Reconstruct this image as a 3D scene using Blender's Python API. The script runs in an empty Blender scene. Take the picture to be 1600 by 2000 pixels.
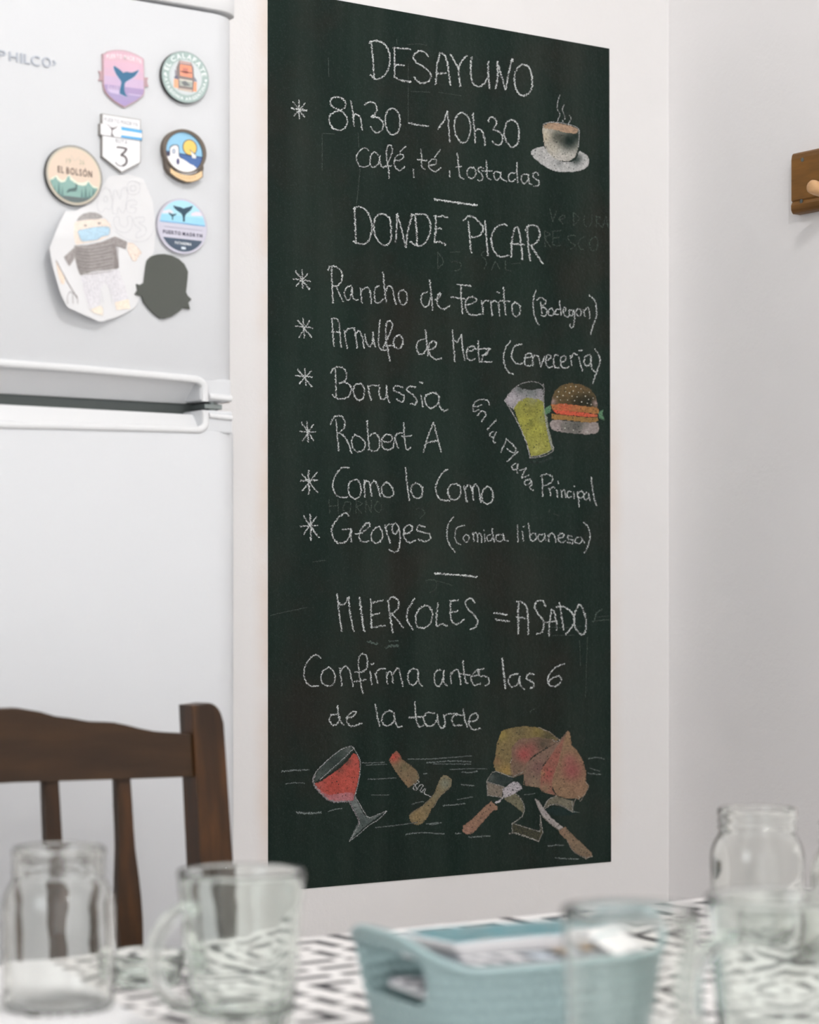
import bpy, bmesh, math, random
from mathutils import Vector, Matrix, noise
from mathutils.geometry import tessellate_polygon
random.seed(7)
PI = math.pi
SC = bpy.context.scene
COL = SC.collection

# ------------------------------------------------------------------ camera
F, HOR, H = 4600.0, 1172.0, 1.072          # focal length in pixels, horizon row, eye height
YAW = math.atan2(6400.0, 4600.0)
CX, CY = math.cos(YAW), math.sin(YAW)      # view axis in the room's axes
cam_d = bpy.data.cameras.new('camera')
cam = bpy.data.objects.new('camera', cam_d); COL.objects.link(cam)
cam.location = (0, 0, H)
cam.rotation_euler = (PI/2, 0, -(PI/2-YAW))
cam_d.sensor_fit = 'VERTICAL'; cam_d.sensor_height = 36; cam_d.sensor_width = 28.8
cam_d.lens = F/2000*36
cam_d.shift_y = (HOR-1000)/2000
cam_d.clip_start = 0.05; cam_d.clip_end = 40
cam_d.dof.use_dof = True
cam_d.dof.focus_distance = 3.48
cam_d.dof.aperture_fstop = 5.6
cam_d.dof.aperture_blades = 9
SC.camera = cam

# ------------------------------------------------------------------ light and exposure
w = bpy.data.worlds.new('world'); SC.world = w; w.use_nodes = True
w.node_tree.nodes['Background'].inputs[0].default_value = (0.80, 0.88, 1.0, 1)
w.node_tree.nodes['Background'].inputs[1].default_value = 1.0
def point_lamp(name, loc, power, radius, col):
    l = bpy.data.lights.new(name, 'POINT'); l.energy = power; l.shadow_soft_size = radius; l.color = col
    o = bpy.data.objects.new(name, l); o.location = loc; COL.objects.link(o); return o
def area_lamp(name, loc, rot, sx, sy, power, col):
    l = bpy.data.lights.new(name, 'AREA'); l.shape = 'RECTANGLE'; l.size = sx; l.size_y = sy
    l.energy = power; l.color = col
    o = bpy.data.objects.new(name, l); o.location = loc; o.rotation_euler = rot; COL.objects.link(o); return o
point_lamp('table_lamp_light', (1.20, 0.70, 2.93), 42.0, 0.060, (1.0, 0.980, 0.965))
point_lamp('second_lamp_light', (-0.85, 1.40, 2.60), 10, 0.05, (1.0, 0.975, 0.945))
point_lamp('third_lamp_light', (0.60, -1.20, 2.60), 18, 0.05, (1.0, 0.985, 0.965))
area_lamp('left_fill_light', (-2.12, 0.2, 1.55), (0, -PI/2, 0), 1.3, 1.6, 15, (0.90, 0.95, 1.0))  # added cool fill from the left; the wall there has no window
area_lamp('rear_fill_light', (0.3, -1.6, 1.30), (PI/2, 0, 0), 3.8, 2.3, 22, (0.95, 0.975, 1.0))  # added broad fill behind the camera, evens out fridge and back wall
SC.view_settings.view_transform = 'Standard'
SC.view_settings.look = 'None'
SC.view_settings.gamma = 1.0
SC.view_settings.use_curve_mapping = False
SC.view_settings.exposure = 0.50
SC.cycles.max_bounces = 14
SC.cycles.transmission_bounces = 12
SC.cycles.transparent_max_bounces = 12
SC.cycles.diffuse_bounces = 6
SC.cycles.glossy_bounces = 6

# ------------------------------------------------------------------ geometry of the view (metres)
def ray(px, py):
    a = (px-800)/F; b = (HOR-py)/F
    return CX+CY*a, CY-CX*a, b
def on_y(px, py, Y):
    dx, dy, dz = ray(px, py); t = Y/dy
    return Vector((t*dx, Y, H+t*dz))
def on_x(px, py, X):
    dx, dy, dz = ray(px, py); t = X/dx
    return Vector((X, t*dy, H+t*dz))
def on_z(px, py, Z):
    dx, dy, dz = ray(px, py); t = (Z-H)/dz
    return Vector((t*dx, t*dy, Z))
def at_t(px, py, t):
    dx, dy, dz = ray(px, py)
    return Vector((t*dx, t*dy, H+t*dz))
def lat(l, t, z):                          # sideways offset and depth from the eye
    return Vector((CX*t+CY*l, CY*t-CX*l, z))

def lin(c):
    c = c/255.0
    return c/12.92 if c <= 0.04045 else ((c+0.055)/1.055)**2.4
def rgb(r, g, b): return (lin(r), lin(g), lin(b), 1.0)

# ------------------------------------------------------------------ materials
def mat(name):
    m = bpy.data.materials.new(name); m.use_nodes = True
    nt = m.node_tree; b = nt.nodes['Principled BSDF']
    return m, nt, b
def node(nt, t, **kw):
    n = nt.nodes.new(t)
    for k, v in kw.items(): setattr(n, k, v)
    return n
def plain(name, col, rough=0.5, metal=0.0, spec=0.5, bump=0.0, bscale=200, coat=0.0):
    m, nt, b = mat(name)
    b.inputs['Base Color'].default_value = col
    b.inputs['Roughness'].default_value = rough
    b.inputs['Metallic'].default_value = metal
    b.inputs['Specular IOR Level'].default_value = spec
    b.inputs['Coat Weight'].default_value = coat
    tc = node(nt, 'ShaderNodeTexCoord')
    nz = node(nt, 'ShaderNodeTexNoise'); nz.inputs['Scale'].default_value = bscale
    nz.inputs['Detail'].default_value = 4
    nt.links.new(tc.outputs['Object'], nz.inputs['Vector'])
    if bump:
        bp = node(nt, 'ShaderNodeBump'); bp.inputs['Strength'].default_value = bump
        bp.inputs['Distance'].default_value = 0.001
        nt.links.new(nz.outputs['Fac'], bp.inputs['Height'])
        nt.links.new(bp.outputs['Normal'], b.inputs['Normal'])
    else:
        mp = node(nt, 'ShaderNodeMapRange'); mp.inputs['To Min'].default_value = rough*0.9
        mp.inputs['To Max'].default_value = min(1, rough*1.1)
        nt.links.new(nz.outputs['Fac'], mp.inputs['Value'])
        nt.links.new(mp.outputs['Result'], b.inputs['Roughness'])
    return m
def noisecol(nt, scale, stops, detail=4, vec=None, stretch=(1,1,1), rough=0.55):
    tc = node(nt, 'ShaderNodeTexCoord'); mp = node(nt, 'ShaderNodeMapping')
    mp.inputs['Scale'].default_value = stretch
    nt.links.new(tc.outputs['Object'], mp.inputs['Vector'])
    nz = node(nt, 'ShaderNodeTexNoise'); nz.inputs['Scale'].default_value = scale
    nz.inputs['Detail'].default_value = detail; nz.inputs['Roughness'].default_value = rough
    nt.links.new(mp.outputs['Vector'], nz.inputs['Vector'])
    cr = node(nt, 'ShaderNodeValToRGB')
    el = cr.color_ramp.elements
    el[0].position, el[0].color = stops[0]; el[1].position, el[1].color = stops[-1]
    for p, c in stops[1:-1]:
        e = el.new(p); e.color = c
    nt.links.new(nz.outputs['Fac'], cr.inputs['Fac'])
    return nz, cr
def mix(nt, a, b, fac, mode='MIX'):
    n = node(nt, 'ShaderNodeMix', data_type='RGBA', blend_type=mode)
    for s, v in ((0, fac), (6, a), (7, b)):
        if hasattr(v, 'links') or hasattr(v, 'is_output'):
            nt.links.new(v, n.inputs[s])
        else: n.inputs[s].default_value = v
    return n.outputs[2]
def vcol(name, rough=0.6, spec=0.4, grain=0.0, gscale=900, coat=0.0):
    m, nt, b = mat(name)
    at = node(nt, 'ShaderNodeAttribute', attribute_name='Col')
    out = at.outputs['Color']
    if grain:
        nz, cr = noisecol(nt, gscale, [(0.35, (1-grain,)*3+(1,)), (0.65, (1,1,1,1))], 3)
        out = mix(nt, out, cr.outputs['Color'], 1.0, 'MULTIPLY')
    nt.links.new(out, b.inputs['Base Color'])
    b.inputs['Roughness'].default_value = rough
    b.inputs['Specular IOR Level'].default_value = spec
    b.inputs['Coat Weight'].default_value = coat; b.inputs['Coat Roughness'].default_value = 0.15
    return m

# wall paint, with the pale ochre stain round the edge of the painted board
def wall_mat(name, col, stain=False):
    m, nt, b = mat(name)
    nz, cr = noisecol(nt, 3.0, [(0.3, col), (0.7, tuple(min(1, c*1.035) for c in col[:3])+(1,))], 5)
    out = cr.outputs['Color']
    if stain:
        tc = node(nt, 'ShaderNodeTexCoord'); sp = node(nt, 'ShaderNodeSeparateXYZ')
        nt.links.new(tc.outputs['Object'], sp.inputs[0])
        def rng(sock, a, b_, c, d):
            r = node(nt, 'ShaderNodeMapRange'); r.interpolation_type = 'SMOOTHSTEP'
            r.inputs['From Min'].default_value = a; r.inputs['From Max'].default_value = b_
            r.inputs['To Min'].default_value = c; r.inputs['To Max'].default_value = d
            nt.links.new(sock, r.inputs['Value']); return r.outputs['Result']
        def mul(a, b_):
            r = node(nt, 'ShaderNodeMath', operation='MULTIPLY')
            nt.links.new(a, r.inputs[0]); nt.links.new(b_, r.inputs[1]); return r.outputs[0]
        tr = on_y(1193, 760, 3.05); bl = on_y(524, 1740, 3.05)
        n2, c2 = noisecol(nt, 9.0, [(0.35, (0.25,0.25,0.25,1)), (0.65, (1,1,1,1))], 4)
        right = mul(rng(sp.outputs[0], tr.x, tr.x+0.04, 1, 0), rng(sp.outputs[0], tr.x-0.03, tr.x-0.01, 0, 1))
        right = mul(right, rng(sp.outputs[2], tr.z-0.05, tr.z+0.03, 1, 0))
        right = mul(right, c2.outputs['Color'])
        left = mul(rng(sp.outputs[0], bl.x-0.035, bl.x, 0, 1), rng(sp.outputs[0], bl.x+0.02, bl.x+0.04, 1, 0))
        left = mul(left, c2.outputs['Color'])
        out = mix(nt, out, (0.80, 0.60, 0.44, 1), mul(right, rng(sp.outputs[2], bl.z-0.02, bl.z+0.1, 0.0, 0.30)))
        out = mix(nt, out, (0.80, 0.58, 0.42, 1), mul(left, rng(sp.outputs[2], bl.z-0.02, bl.z+0.1, 0.0, 0.42)))
    nt.links.new(out, b.inputs['Base Color'])
    b.inputs['Roughness'].default_value = 0.62
    n3, c3 = noisecol(nt, 90, [(0.3, (0,0,0,1)), (0.7, (1,1,1,1))], 3)
    bp = node(nt, 'ShaderNodeBump'); bp.inputs['Strength'].default_value = 0.10; bp.inputs['Distance'].default_value = 0.002
    nt.links.new(c3.outputs['Color'], bp.inputs['Height']); nt.links.new(bp.outputs['Normal'], b.inputs['Normal'])
    return m
M = {}
M['wall_back'] = wall_mat('white_wall_paint_stained', (0.875, 0.862, 0.858, 1), True)
M['wall'] = wall_mat('white_wall_paint', (0.86, 0.848, 0.850, 1))
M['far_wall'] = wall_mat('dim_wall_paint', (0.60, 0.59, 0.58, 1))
M['ceiling'] = plain('ceiling_white', (0.82, 0.82, 0.82, 1), 0.8)
M['white_enamel'] = plain('white_enamel', (0.662, 0.675, 0.695, 1), 0.36, spec=0.35, bump=0.04, bscale=900)
M['white_plastic'] = plain('white_plastic', (0.74, 0.746, 0.756, 1), 0.38)
M['gasket'] = plain('aged_gasket', rgb(196, 186, 176), 0.7)
M['dark'] = plain('dark_gap', rgb(86, 92, 90), 0.6)
M['steel'] = plain('hinge_steel', rgb(150, 158, 156), 0.35, 0.8)
M['badge'] = plain('badge_silver', rgb(188, 194, 204), 0.3, 0.35)
M['chalk'] = vcol('chalk', 1.0, 0.1, 0.25, 1400)
M['print'] = vcol('printed_face', 0.35, 0.5)
M['pencil'] = vcol('pencil_on_paper', 0.85, 0.2, 0.18, 500)
M['black_edge'] = plain('magnet_black_edge', rgb(52, 52, 50), 0.55)
M['grey_edge'] = plain('magnet_grey_edge', rgb(150, 146, 142), 0.5)
M['pink_edge'] = plain('magnet_pink_edge', rgb(190, 160, 165), 0.5)
M['lilac_edge'] = plain('magnet_lilac_edge', rgb(178, 176, 186), 0.5)
M['wood_edge'] = plain('magnet_wood_edge', rgb(108, 98, 88), 0.6)
M['paper'] = plain('white_paper', (0.75, 0.75, 0.76, 1), 0.8)
M['magnet_back'] = plain('magnet_dark_back', rgb(84, 87, 82), 0.85, bump=0.5, bscale=900)

def board_mat():
    m, nt, b = mat('blackboard_paint')
    n1, c1 = noisecol(nt, 5.0, [(0.32, rgb(7, 32, 25)), (0.5, rgb(11, 29, 23)), (0.66, rgb(28, 29, 23))], 6)
    n2, c2 = noisecol(nt, 3.2, [(0.42, (0,0,0,1)), (0.74, (1,1,1,1))], 7, stretch=(5.0, 1, 0.45))
    out = mix(nt, c1.outputs['Color'], rgb(46, 58, 50), node_mul(nt, c2.outputs['Color'], 0.45))
    n3, c3 = noisecol(nt, 420, [(0.55, (0,0,0,1)), (0.8, (1,1,1,1))], 2)
    out = mix(nt, out, rgb(70, 84, 77), node_mul(nt, c3.outputs['Color'], 0.28))
    nt.links.new(out, b.inputs['Base Color'])
    b.inputs['Roughness'].default_value = 0.40
    b.inputs['Specular IOR Level'].default_value = 0.19
    n4, c4 = noisecol(nt, 150, [(0.3, (0,0,0,1)), (0.7, (1,1,1,1))], 4)
    bp = node(nt, 'ShaderNodeBump'); bp.inputs['Strength'].default_value = 0.35; bp.inputs['Distance'].default_value = 0.0015
    nt.links.new(c4.outputs['Color'], bp.inputs['Height']); nt.links.new(bp.outputs['Normal'], b.inputs['Normal'])
    return m
def node_mul(nt, sock, k):
    r = node(nt, 'ShaderNodeMath', operation='MULTIPLY'); nt.links.new(sock, r.inputs[0]); r.inputs[1].default_value = k
    return r.outputs[0]
M['board'] = board_mat()

def wood_mat(name, c0, c1, c2, stretch, scale=9, rough=0.42, coat=0.04):
    m, nt, b = mat(name)
    nz, cr = noisecol(nt, scale, [(0.25, c0), (0.5, c1), (0.78, c2)], 7, stretch=stretch)
    nt.links.new(cr.outputs['Color'], b.inputs['Base Color'])
    b.inputs['Roughness'].default_value = rough; b.inputs['Coat Weight'].default_value = coat; b.inputs['Specular IOR Level'].default_value = 0.28
    b.inputs['Coat Roughness'].default_value = 0.3
    bp = node(nt, 'ShaderNodeBump'); bp.inputs['Strength'].default_value = 0.12; bp.inputs['Distance'].default_value = 0.001
    nt.links.new(nz.outputs['Fac'], bp.inputs['Height']); nt.links.new(bp.outputs['Normal'], b.inputs['Normal'])
    return m
M['walnut_h'] = wood_mat('dark_wood_rail', rgb(40, 25, 12), rgb(52, 34, 17), rgb(66, 44, 22), (1, 3, 6))
M['walnut_v'] = wood_mat('dark_wood_post', rgb(34, 21, 10), rgb(54, 34, 16), rgb(84, 52, 22), (7, 7, 0.7))
M['oak_h'] = wood_mat('brown_rack_wood', rgb(92, 62, 30), rgb(120, 84, 42), rgb(146, 102, 50), (8, 1.0, 7), 9, 0.5, 0.1)
M['peg'] = wood_mat('pale_peg_wood', rgb(196, 150, 104), rgb(214, 170, 124), rgb(224, 182, 138), (1, 8, 8), 9, 0.5, 0.1)

def glass_mat(name, col, ior=1.46, rough=0.005):
    m, nt, b = mat(name)
    nt.nodes.remove(b)
    g = node(nt, 'ShaderNodeBsdfGlass'); g.inputs['Color'].default_value = col
    g.inputs['Roughness'].default_value = rough; g.inputs['IOR'].default_value = ior
    nz, cr = noisecol(nt, 14, [(0.3, (0,0,0,1)), (0.7, (1,1,1,1))], 2)
    bp = node(nt, 'ShaderNodeBump'); bp.inputs['Strength'].default_value = 0.2; bp.inputs['Distance'].default_value = 0.004
    nt.links.new(cr.outputs['Color'], bp.inputs['Height']); nt.links.new(bp.outputs['Normal'], g.inputs['Normal'])
    nt.links.new(g.outputs[0], nt.nodes['Material Output'].inputs['Surface'])
    return m
M['glass'] = glass_mat('clear_glass', (0.985, 0.99, 0.982, 1))
M['glass_green'] = glass_mat('greenish_glass', (0.972, 0.988, 0.975, 1), 1.46, 0.045)
M['teal_plastic'] = plain('teal_plastic', rgb(147, 170, 171), 0.30)

def cloth_mat():
    m, nt, b = mat('geometric_tablecloth')
    tc = node(nt, 'ShaderNodeTexCoord'); sp = node(nt, 'ShaderNodeSeparateXYZ')
    nt.links.new(tc.outputs['Object'], sp.inputs[0])
    def m1(op, a, b_=None):
        r = node(nt, 'ShaderNodeMath', operation=op)
        for i, v in enumerate((a, b_)):
            if v is None: continue
            if isinstance(v, (int, float)): r.inputs[i].default_value = v
            else: nt.links.new(v, r.inputs[i])
        return r.outputs[0]
    P = 0.21
    u = m1('ABSOLUTE', m1('SUBTRACT', m1('FRACT', m1('DIVIDE', sp.outputs[0], P)), 0.5))
    v = m1('ABSOLUTE', m1('SUBTRACT', m1('FRACT', m1('DIVIDE', sp.outputs[1], P)), 0.5))
    d = m1('MAXIMUM', u, v)
    s = m1('LESS_THAN', m1('FRACT', m1('ADD', m1('MULTIPLY', d, 6.0), 0.2)), 0.38)
    # a gap in every ring, as in a key pattern
    cut = m1('GREATER_THAN', m1('ABSOLUTE', m1('SUBTRACT', m1('MINIMUM', u, v), 0.12)), 0.028)
    s = m1('MULTIPLY', s, cut)
    nz, cr = noisecol(nt, 700, [(0.3, (0.92,)*3+(1,)), (0.7, (1,1,1,1))], 2)
    out = mix(nt, (0.80, 0.785, 0.775, 1), (0.022, 0.021, 0.026, 1), s)
    out = mix(nt, out, cr.outputs['Color'], 1.0, 'MULTIPLY')
    nt.links.new(out, b.inputs['Base Color'])
    b.inputs['Roughness'].default_value = 0.7
    return m
M['cloth'] = cloth_mat()
def tile_mat():
    m, nt, b = mat('floor_tiles')
    nz, cr = noisecol(nt, 6, [(0.3, rgb(104, 88, 72)), (0.7, rgb(122, 105, 86))], 5)
    nt.links.new(cr.outputs['Color'], b.inputs['Base Color']); b.inputs['Roughness'].default_value = 0.35
    return m
M['floor'] = tile_mat()

# ------------------------------------------------------------------ object helpers
def tag(o, label=None, cat=None, group=None, kind=None):
    if label: o['label'] = label
    if cat: o['category'] = cat
    if group: o['group'] = group
    if kind: o['kind'] = kind
    return o
def thing(name, label, cat, loc=(0,0,0), group=None):
    o = bpy.data.objects.new(name, None); COL.objects.link(o); o.location = loc
    o.empty_display_size = 0.02
    return tag(o, label, cat, group)
def link(name, me, m, parent=None):
    if m is not None and not me.materials: me.materials.append(m)
    o = bpy.data.objects.new(name, me); COL.objects.link(o)
    if parent is not None:
        o.parent = parent
        o.matrix_parent_inverse = Matrix.Translation(parent.location).inverted() if parent.parent is None else Matrix.Identity(4)
    return o
def pydata(name, V, Fc, m, parent=None, smooth=False, cols=None):
    me = bpy.data.meshes.new(name); me.from_pydata([tuple(v) for v in V], [], Fc)
    if smooth: me.polygons.foreach_set('use_smooth', [True]*len(me.polygons))
    if cols is not None:                       # one colour per vertex
        a = me.color_attributes.new('Col', 'FLOAT_COLOR', 'POINT')
        buf = []
        for c in cols: buf += [c[0], c[1], c[2], 1.0]
        a.data.foreach_set('color', buf)
    me.update()
    return link(name, me, m, parent)
def from_bm(name, bm, m, parent=None, smooth=False):
    bmesh.ops.recalc_face_normals(bm, faces=bm.faces)
    me = bpy.data.meshes.new(name); bm.to_mesh(me); bm.free()
    if smooth: me.polygons.foreach_set('use_smooth', [True]*len(me.polygons))
    return link(name, me, m, parent)
def bm_box(bm, x0, x1, y0, y1, z0, z1, bev=0.0, seg=2):
    g = bmesh.ops.create_cube(bm, size=1)
    vs = g['verts']
    bmesh.ops.scale(bm, vec=(x1-x0, y1-y0, z1-z0), verts=vs)
    bmesh.ops.translate(bm, vec=((x0+x1)/2, (y0+y1)/2, (z0+z1)/2), verts=vs)
    if bev:
        es = list({e for v in vs for e in v.link_edges})
        bmesh.ops.bevel(bm, geom=es, offset=bev, segments=seg, profile=0.6, affect='EDGES')
def box(name, x0, x1, y0, y1, z0, z1, m, parent=None, bev=0.0, seg=2):
    bm = bmesh.new(); bm_box(bm, x0, x1, y0, y1, z0, z1, bev, seg)
    return from_bm(name, bm, m, parent)
def prism(bm, pts, depth_vec, bev=0.0):
    """pts: world points of a planar outline; extruded by depth_vec"""
    vs = [bm.verts.new(p) for p in pts]
    f = bm.faces.new(vs)
    r = bmesh.ops.extrude_face_region(bm, geom=[f])
    nv = [g for g in r['geom'] if isinstance(g, bmesh.types.BMVert)]
    bmesh.ops.translate(bm, vec=depth_vec, verts=nv)
    if bev:
        top = [e for e in f.edges] if f.is_valid else []
        es = set()
        for e in bm.edges:
            if all(v in nv for v in e.verts) or all(v in vs for v in e.verts): es.add(e)
        bmesh.ops.bevel(bm, geom=list(es), offset=bev, segments=2, profile=0.6, affect='EDGES')
def lathe(name, prof, m, parent=None, seg=72, smooth=True, wave=None):
    """prof: closed list of (radius, z), outer bottom to rim and back down the inside"""
    V, Fc = [], []
    idx = []
    for r, z in prof:
        if r < 1e-6:
            idx.append([len(V)]); V.append((0, 0, z))
        else:
            row = []
            for k in range(seg):
                a = 2*PI*k/seg
                rr = r*(1+(wave(a, z) if wave else 0))
                row.append(len(V)); V.append((rr*math.cos(a), rr*math.sin(a), z))
            idx.append(row)
    for i in range(len(prof)-1):
        A, B = idx[i], idx[i+1]
        for k in range(seg):
            k2 = (k+1) % seg
            if len(A) == 1 and len(B) == 1: continue
            if len(A) == 1: Fc.append((A[0], B[k2], B[k])) 
            elif len(B) == 1: Fc.append((A[k], A[k2], B[0]))
            else: Fc.append((A[k], A[k2], B[k2], B[k]))
    return pydata(name, V, Fc, m, parent, smooth)
def tube(name, pts, rad, m, parent=None, seg=12, cap=True):
    V, Fc = [], []
    n = len(pts); pts = [Vector(p) for p in pts]
    rads = rad if isinstance(rad, (list, tuple)) else [rad]*n
    up = Vector((0, 0, 1)); prev = None
    for i in range(n):
        t = (pts[min(i+1, n-1)]-pts[max(i-1, 0)]).normalized()
        if prev is None:
            s = t.cross(up)
            if s.length < 1e-3: s = t.cross(Vector((1, 0, 0)))
            s.normalize()
        else:
            s = (prev - t*prev.dot(t)).normalized()
        prev = s; q = t.cross(s)
        for k in range(seg):
            a = 2*PI*k/seg
            V.append(pts[i]+(s*math.cos(a)+q*math.sin(a))*rads[i])
    for i in range(n-1):
        for k in range(seg):
            k2 = (k+1) % seg
            Fc.append((i*seg+k, i*seg+k2, (i+1)*seg+k2, (i+1)*seg+k))
    if cap:
        Fc.append(tuple(range(seg))[::-1]); Fc.append(tuple((n-1)*seg+k for k in range(seg)))
    return pydata(name, V, Fc, m, parent, True)
def catmull(P, n=6, closed=False):
    if len(P) < 3: return list(P)
    out = []
    N = len(P)
    rng = N if closed else N-1
    for i in range(rng):
        if closed: p0, p1, p2, p3 = P[(i-1) % N], P[i], P[(i+1) % N], P[(i+2) % N]
        else:
            p0 = P[i-1] if i else P[0]; p1 = P[i]; p2 = P[i+1]; p3 = P[i+2] if i+2 < N else P[i+1]
        for k in range(n):
            t = k/n
            out.append(tuple(0.5*((2*p1[j])+(-p0[j]+p2[j])*t+(2*p0[j]-5*p1[j]+4*p2[j]-p3[j])*t*t+(-p0[j]+3*p1[j]-3*p2[j]+p3[j])*t**3) for j in range(2)))
    if not closed: out.append(tuple(P[-1]))
    return out
def resample(P, step):
    out = [P[0]]; acc = 0.0
    for a, b in zip(P, P[1:]):
        L = math.hypot(b[0]-a[0], b[1]-a[1])
        if L == 0: continue
        d = step-acc
        while d <= L:
            t = d/L; out.append((a[0]+(b[0]-a[0])*t, a[1]+(b[1]-a[1])*t)); d += step
        acc = L-(d-step)
    out.append(P[-1])
    return out
def inside(x, y, P):
    c = False; j = len(P)-1
    for i in range(len(P)):
        xi, yi = P[i]; xj, yj = P[j]
        if (yi > y) != (yj > y) and x < (xj-xi)*(y-yi)/(yj-yi)+xi: c = not c
        j = i
    return c

class Sheet:
    """flat print or chalk lying on the plane Y = y0: polygons in photo pixels, mapped onto that plane"""
    def __init__(s, y0, ox=0, oy=0, k=1.0):
        s.y0, s.ox, s.oy, s.k = y0, ox, oy, k
        s.V, s.F, s.C = [], [], []; s.lift = 0.0
    def px(s, p): return (s.ox+p[0]/s.k, s.oy+p[1]/s.k)
    def raw(s, pts, col, lift=None):
        """pts already in photo pixels"""
        l = s.lift if lift is None else lift
        b = len(s.V)
        for p in pts:
            s.V.append(on_y(p[0], p[1], s.y0-l)); s.C.append(col)
        s.F.append(tuple(range(b, b+len(pts))))
    def poly(s, pts, col, lift=None, smooth=False):
        P = [s.px(p) for p in pts]
        if smooth: P = catmull(P, 5, True)
        b = len(s.V); l = s.lift if lift is None else lift
        for p in P:
            s.V.append(on_y(p[0], p[1], s.y0-l)); s.C.append(col)
        for t in tessellate_polygon([[Vector((p[0], p[1], 0)) for p in P]]):
            s.F.append((b+t[0], b+t[1], b+t[2]))
    def line(s, pts, width, col, lift=None, smooth=True, closed=False):
        P = [s.px(p) for p in pts]
        if smooth and len(P) > 2: P = catmull(P, 5, closed)
        if closed: P = P+[P[0]]
        l = s.lift if lift is None else lift
        b = len(s.V); n = len(P)
        for i, p in enumerate(P):
            a = P[max(i-1, 0)]; c = P[min(i+1, n-1)]
            dx, dy = c[0]-a[0], c[1]-a[1]; L = math.hypot(dx, dy) or 1
            nx, ny = -dy/L*width/2, dx/L*width/2
            for sg in (1, -1):
                s.V.append(on_y(p[0]+sg*nx, p[1]+sg*ny, s.y0-l)); s.C.append(col)
        for i in range(n-1):
            s.F.append((b+2*i, b+2*i+1, b+2*i+3, b+2*i+2))
    def mesh(s, V, Fc, col, lift):
        b = len(s.V)
        for p in V:
            s.V.append(on_y(p[0], p[1], s.y0-lift)); s.C.append(col)
        for f in Fc: s.F.append(tuple(b+i for i in f))
    def build(s, name, m, parent=None, label=None):
        o = pydata(name, s.V, s.F, m, parent, False, s.C)
        if label: o['label'] = label
        return o

# flat lettering from Blender's built-in face: 2D outline meshes, cached per character
_glyph = {}
def glyph(ch, bold=0.0):
    key = (ch, bold)
    if key not in _glyph:
        cu = bpy.data.curves.new('g', 'FONT'); cu.body = ch; cu.size = 1; cu.resolution_u = 4; cu.offset = bold
        o = bpy.data.objects.new('g', cu); COL.objects.link(o)
        dg = bpy.context.evaluated_depsgraph_get(); dg.update()
        me = bpy.data.meshes.new_from_object(o.evaluated_get(dg))
        V = [(v.co.x, v.co.y) for v in me.vertices]; Fc = [tuple(p.vertices) for p in me.polygons]
        bpy.data.objects.remove(o); bpy.data.curves.remove(cu); bpy.data.meshes.remove(me)
        x0 = min((v[0] for v in V), default=0); x1 = max((v[0] for v in V), default=0.3)
        _glyph[key] = ([(v[0]-x0, v[1]) for v in V], Fc, x1-x0)
    return _glyph[key]
def text_run(sheet, txt, cap, col, lift, place, gap=0.16, squeeze=1.0, bold=0.0, fit=None):
    """place(u, v) -> photo pixel; u runs along the line, v up, both in pixels"""
    items, x = [], 0.0
    for ch in txt:
        if ch == ' ': x += 0.42*cap*squeeze; continue
        V, Fc, wd = glyph(ch, bold)
        items.append((V, Fc, x)); x += (wd/0.70*squeeze+gap)*cap
    total = x-gap*cap
    k = (fit/total) if fit else 1.0
    off = (fit if fit else total)
    for V, Fc, x0 in items:
        P = [place((x0+v[0]/0.70*cap*squeeze)*k-off/2, v[1]/0.70*cap) for v in V]
        sheet.mesh(P, Fc, col, lift)
def straight(cx, cy, slope, skew=0.0):
    L = math.hypot(1, slope); ux, uy = 1/L, slope/L
    return lambda u, v: (cx+u*ux+v*skew, cy+u*uy-v)
def arc(cx, cy, rx, ry, a_mid, inward=False):
    """lettering along an ellipse; a_mid degrees, 90 = top"""
    def f(u, v):
        r = (rx+ry)/2
        if not inward:
            a = math.radians(a_mid)-u/r
            return (cx+(rx+v)*math.cos(a), cy-(ry+v)*math.sin(a))
        a = math.radians(a_mid)+u/r
        return (cx+(rx-v)*math.cos(a), cy-(ry-v)*math.sin(a))
    return f
# ------------------------------------------------------------------ the room
YW, XR, YF = 3.05, 2.745, 2.42             # back wall, right wall, fridge front
XL, YB, ZC = -2.25, -1.7, 3.10
def struct(o): o['kind'] = 'structure'; return o
struct(box('floor', XL-0.1, XR+0.1, YB-0.1, YW+0.1, -0.1, 0, M['floor']))
struct(box('ceiling', XL-0.1, XR+0.1, YB-0.1, YW+0.1, ZC, ZC+0.1, M['ceiling']))
struct(box('wall_back', XL-0.1, XR+0.1, YW, YW+0.1, 0, ZC, M['wall_back']))
struct(box('wall_right', XR, XR+0.1, YB-0.1, YW, 0, ZC, M['wall']))
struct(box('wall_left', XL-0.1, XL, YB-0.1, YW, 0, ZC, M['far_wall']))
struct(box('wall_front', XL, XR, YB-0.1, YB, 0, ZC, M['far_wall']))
bb = [on_y(x, 1300, YW) for x in (0, 1)]
struct(box('baseboard_back', XL, XR, YW-0.012, YW, 0, 0.08, M['white_plastic'], bev=0.003))
struct(box('baseboard_right', XR-0.012, XR, YB, YW-0.012, 0, 0.08, M['white_plastic'], bev=0.003))

# ------------------------------------------------------------------ the blackboard
BY = YW-0.0012
board = thing('blackboard', 'tall dark green blackboard painted on the white wall, covered in white chalk writing', 'blackboard', tuple(on_y(860, 1740, YW)))
bm = bmesh.new()
prism(bm, [on_y(px, py, BY) for px, py in ((523.5, -24), (524.5, 1742), (1194, 1683), (1190.5, 95))], Vector((0, 0.0011, 0)))
from_bm('painted_panel', bm, M['board'], board)

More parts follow.
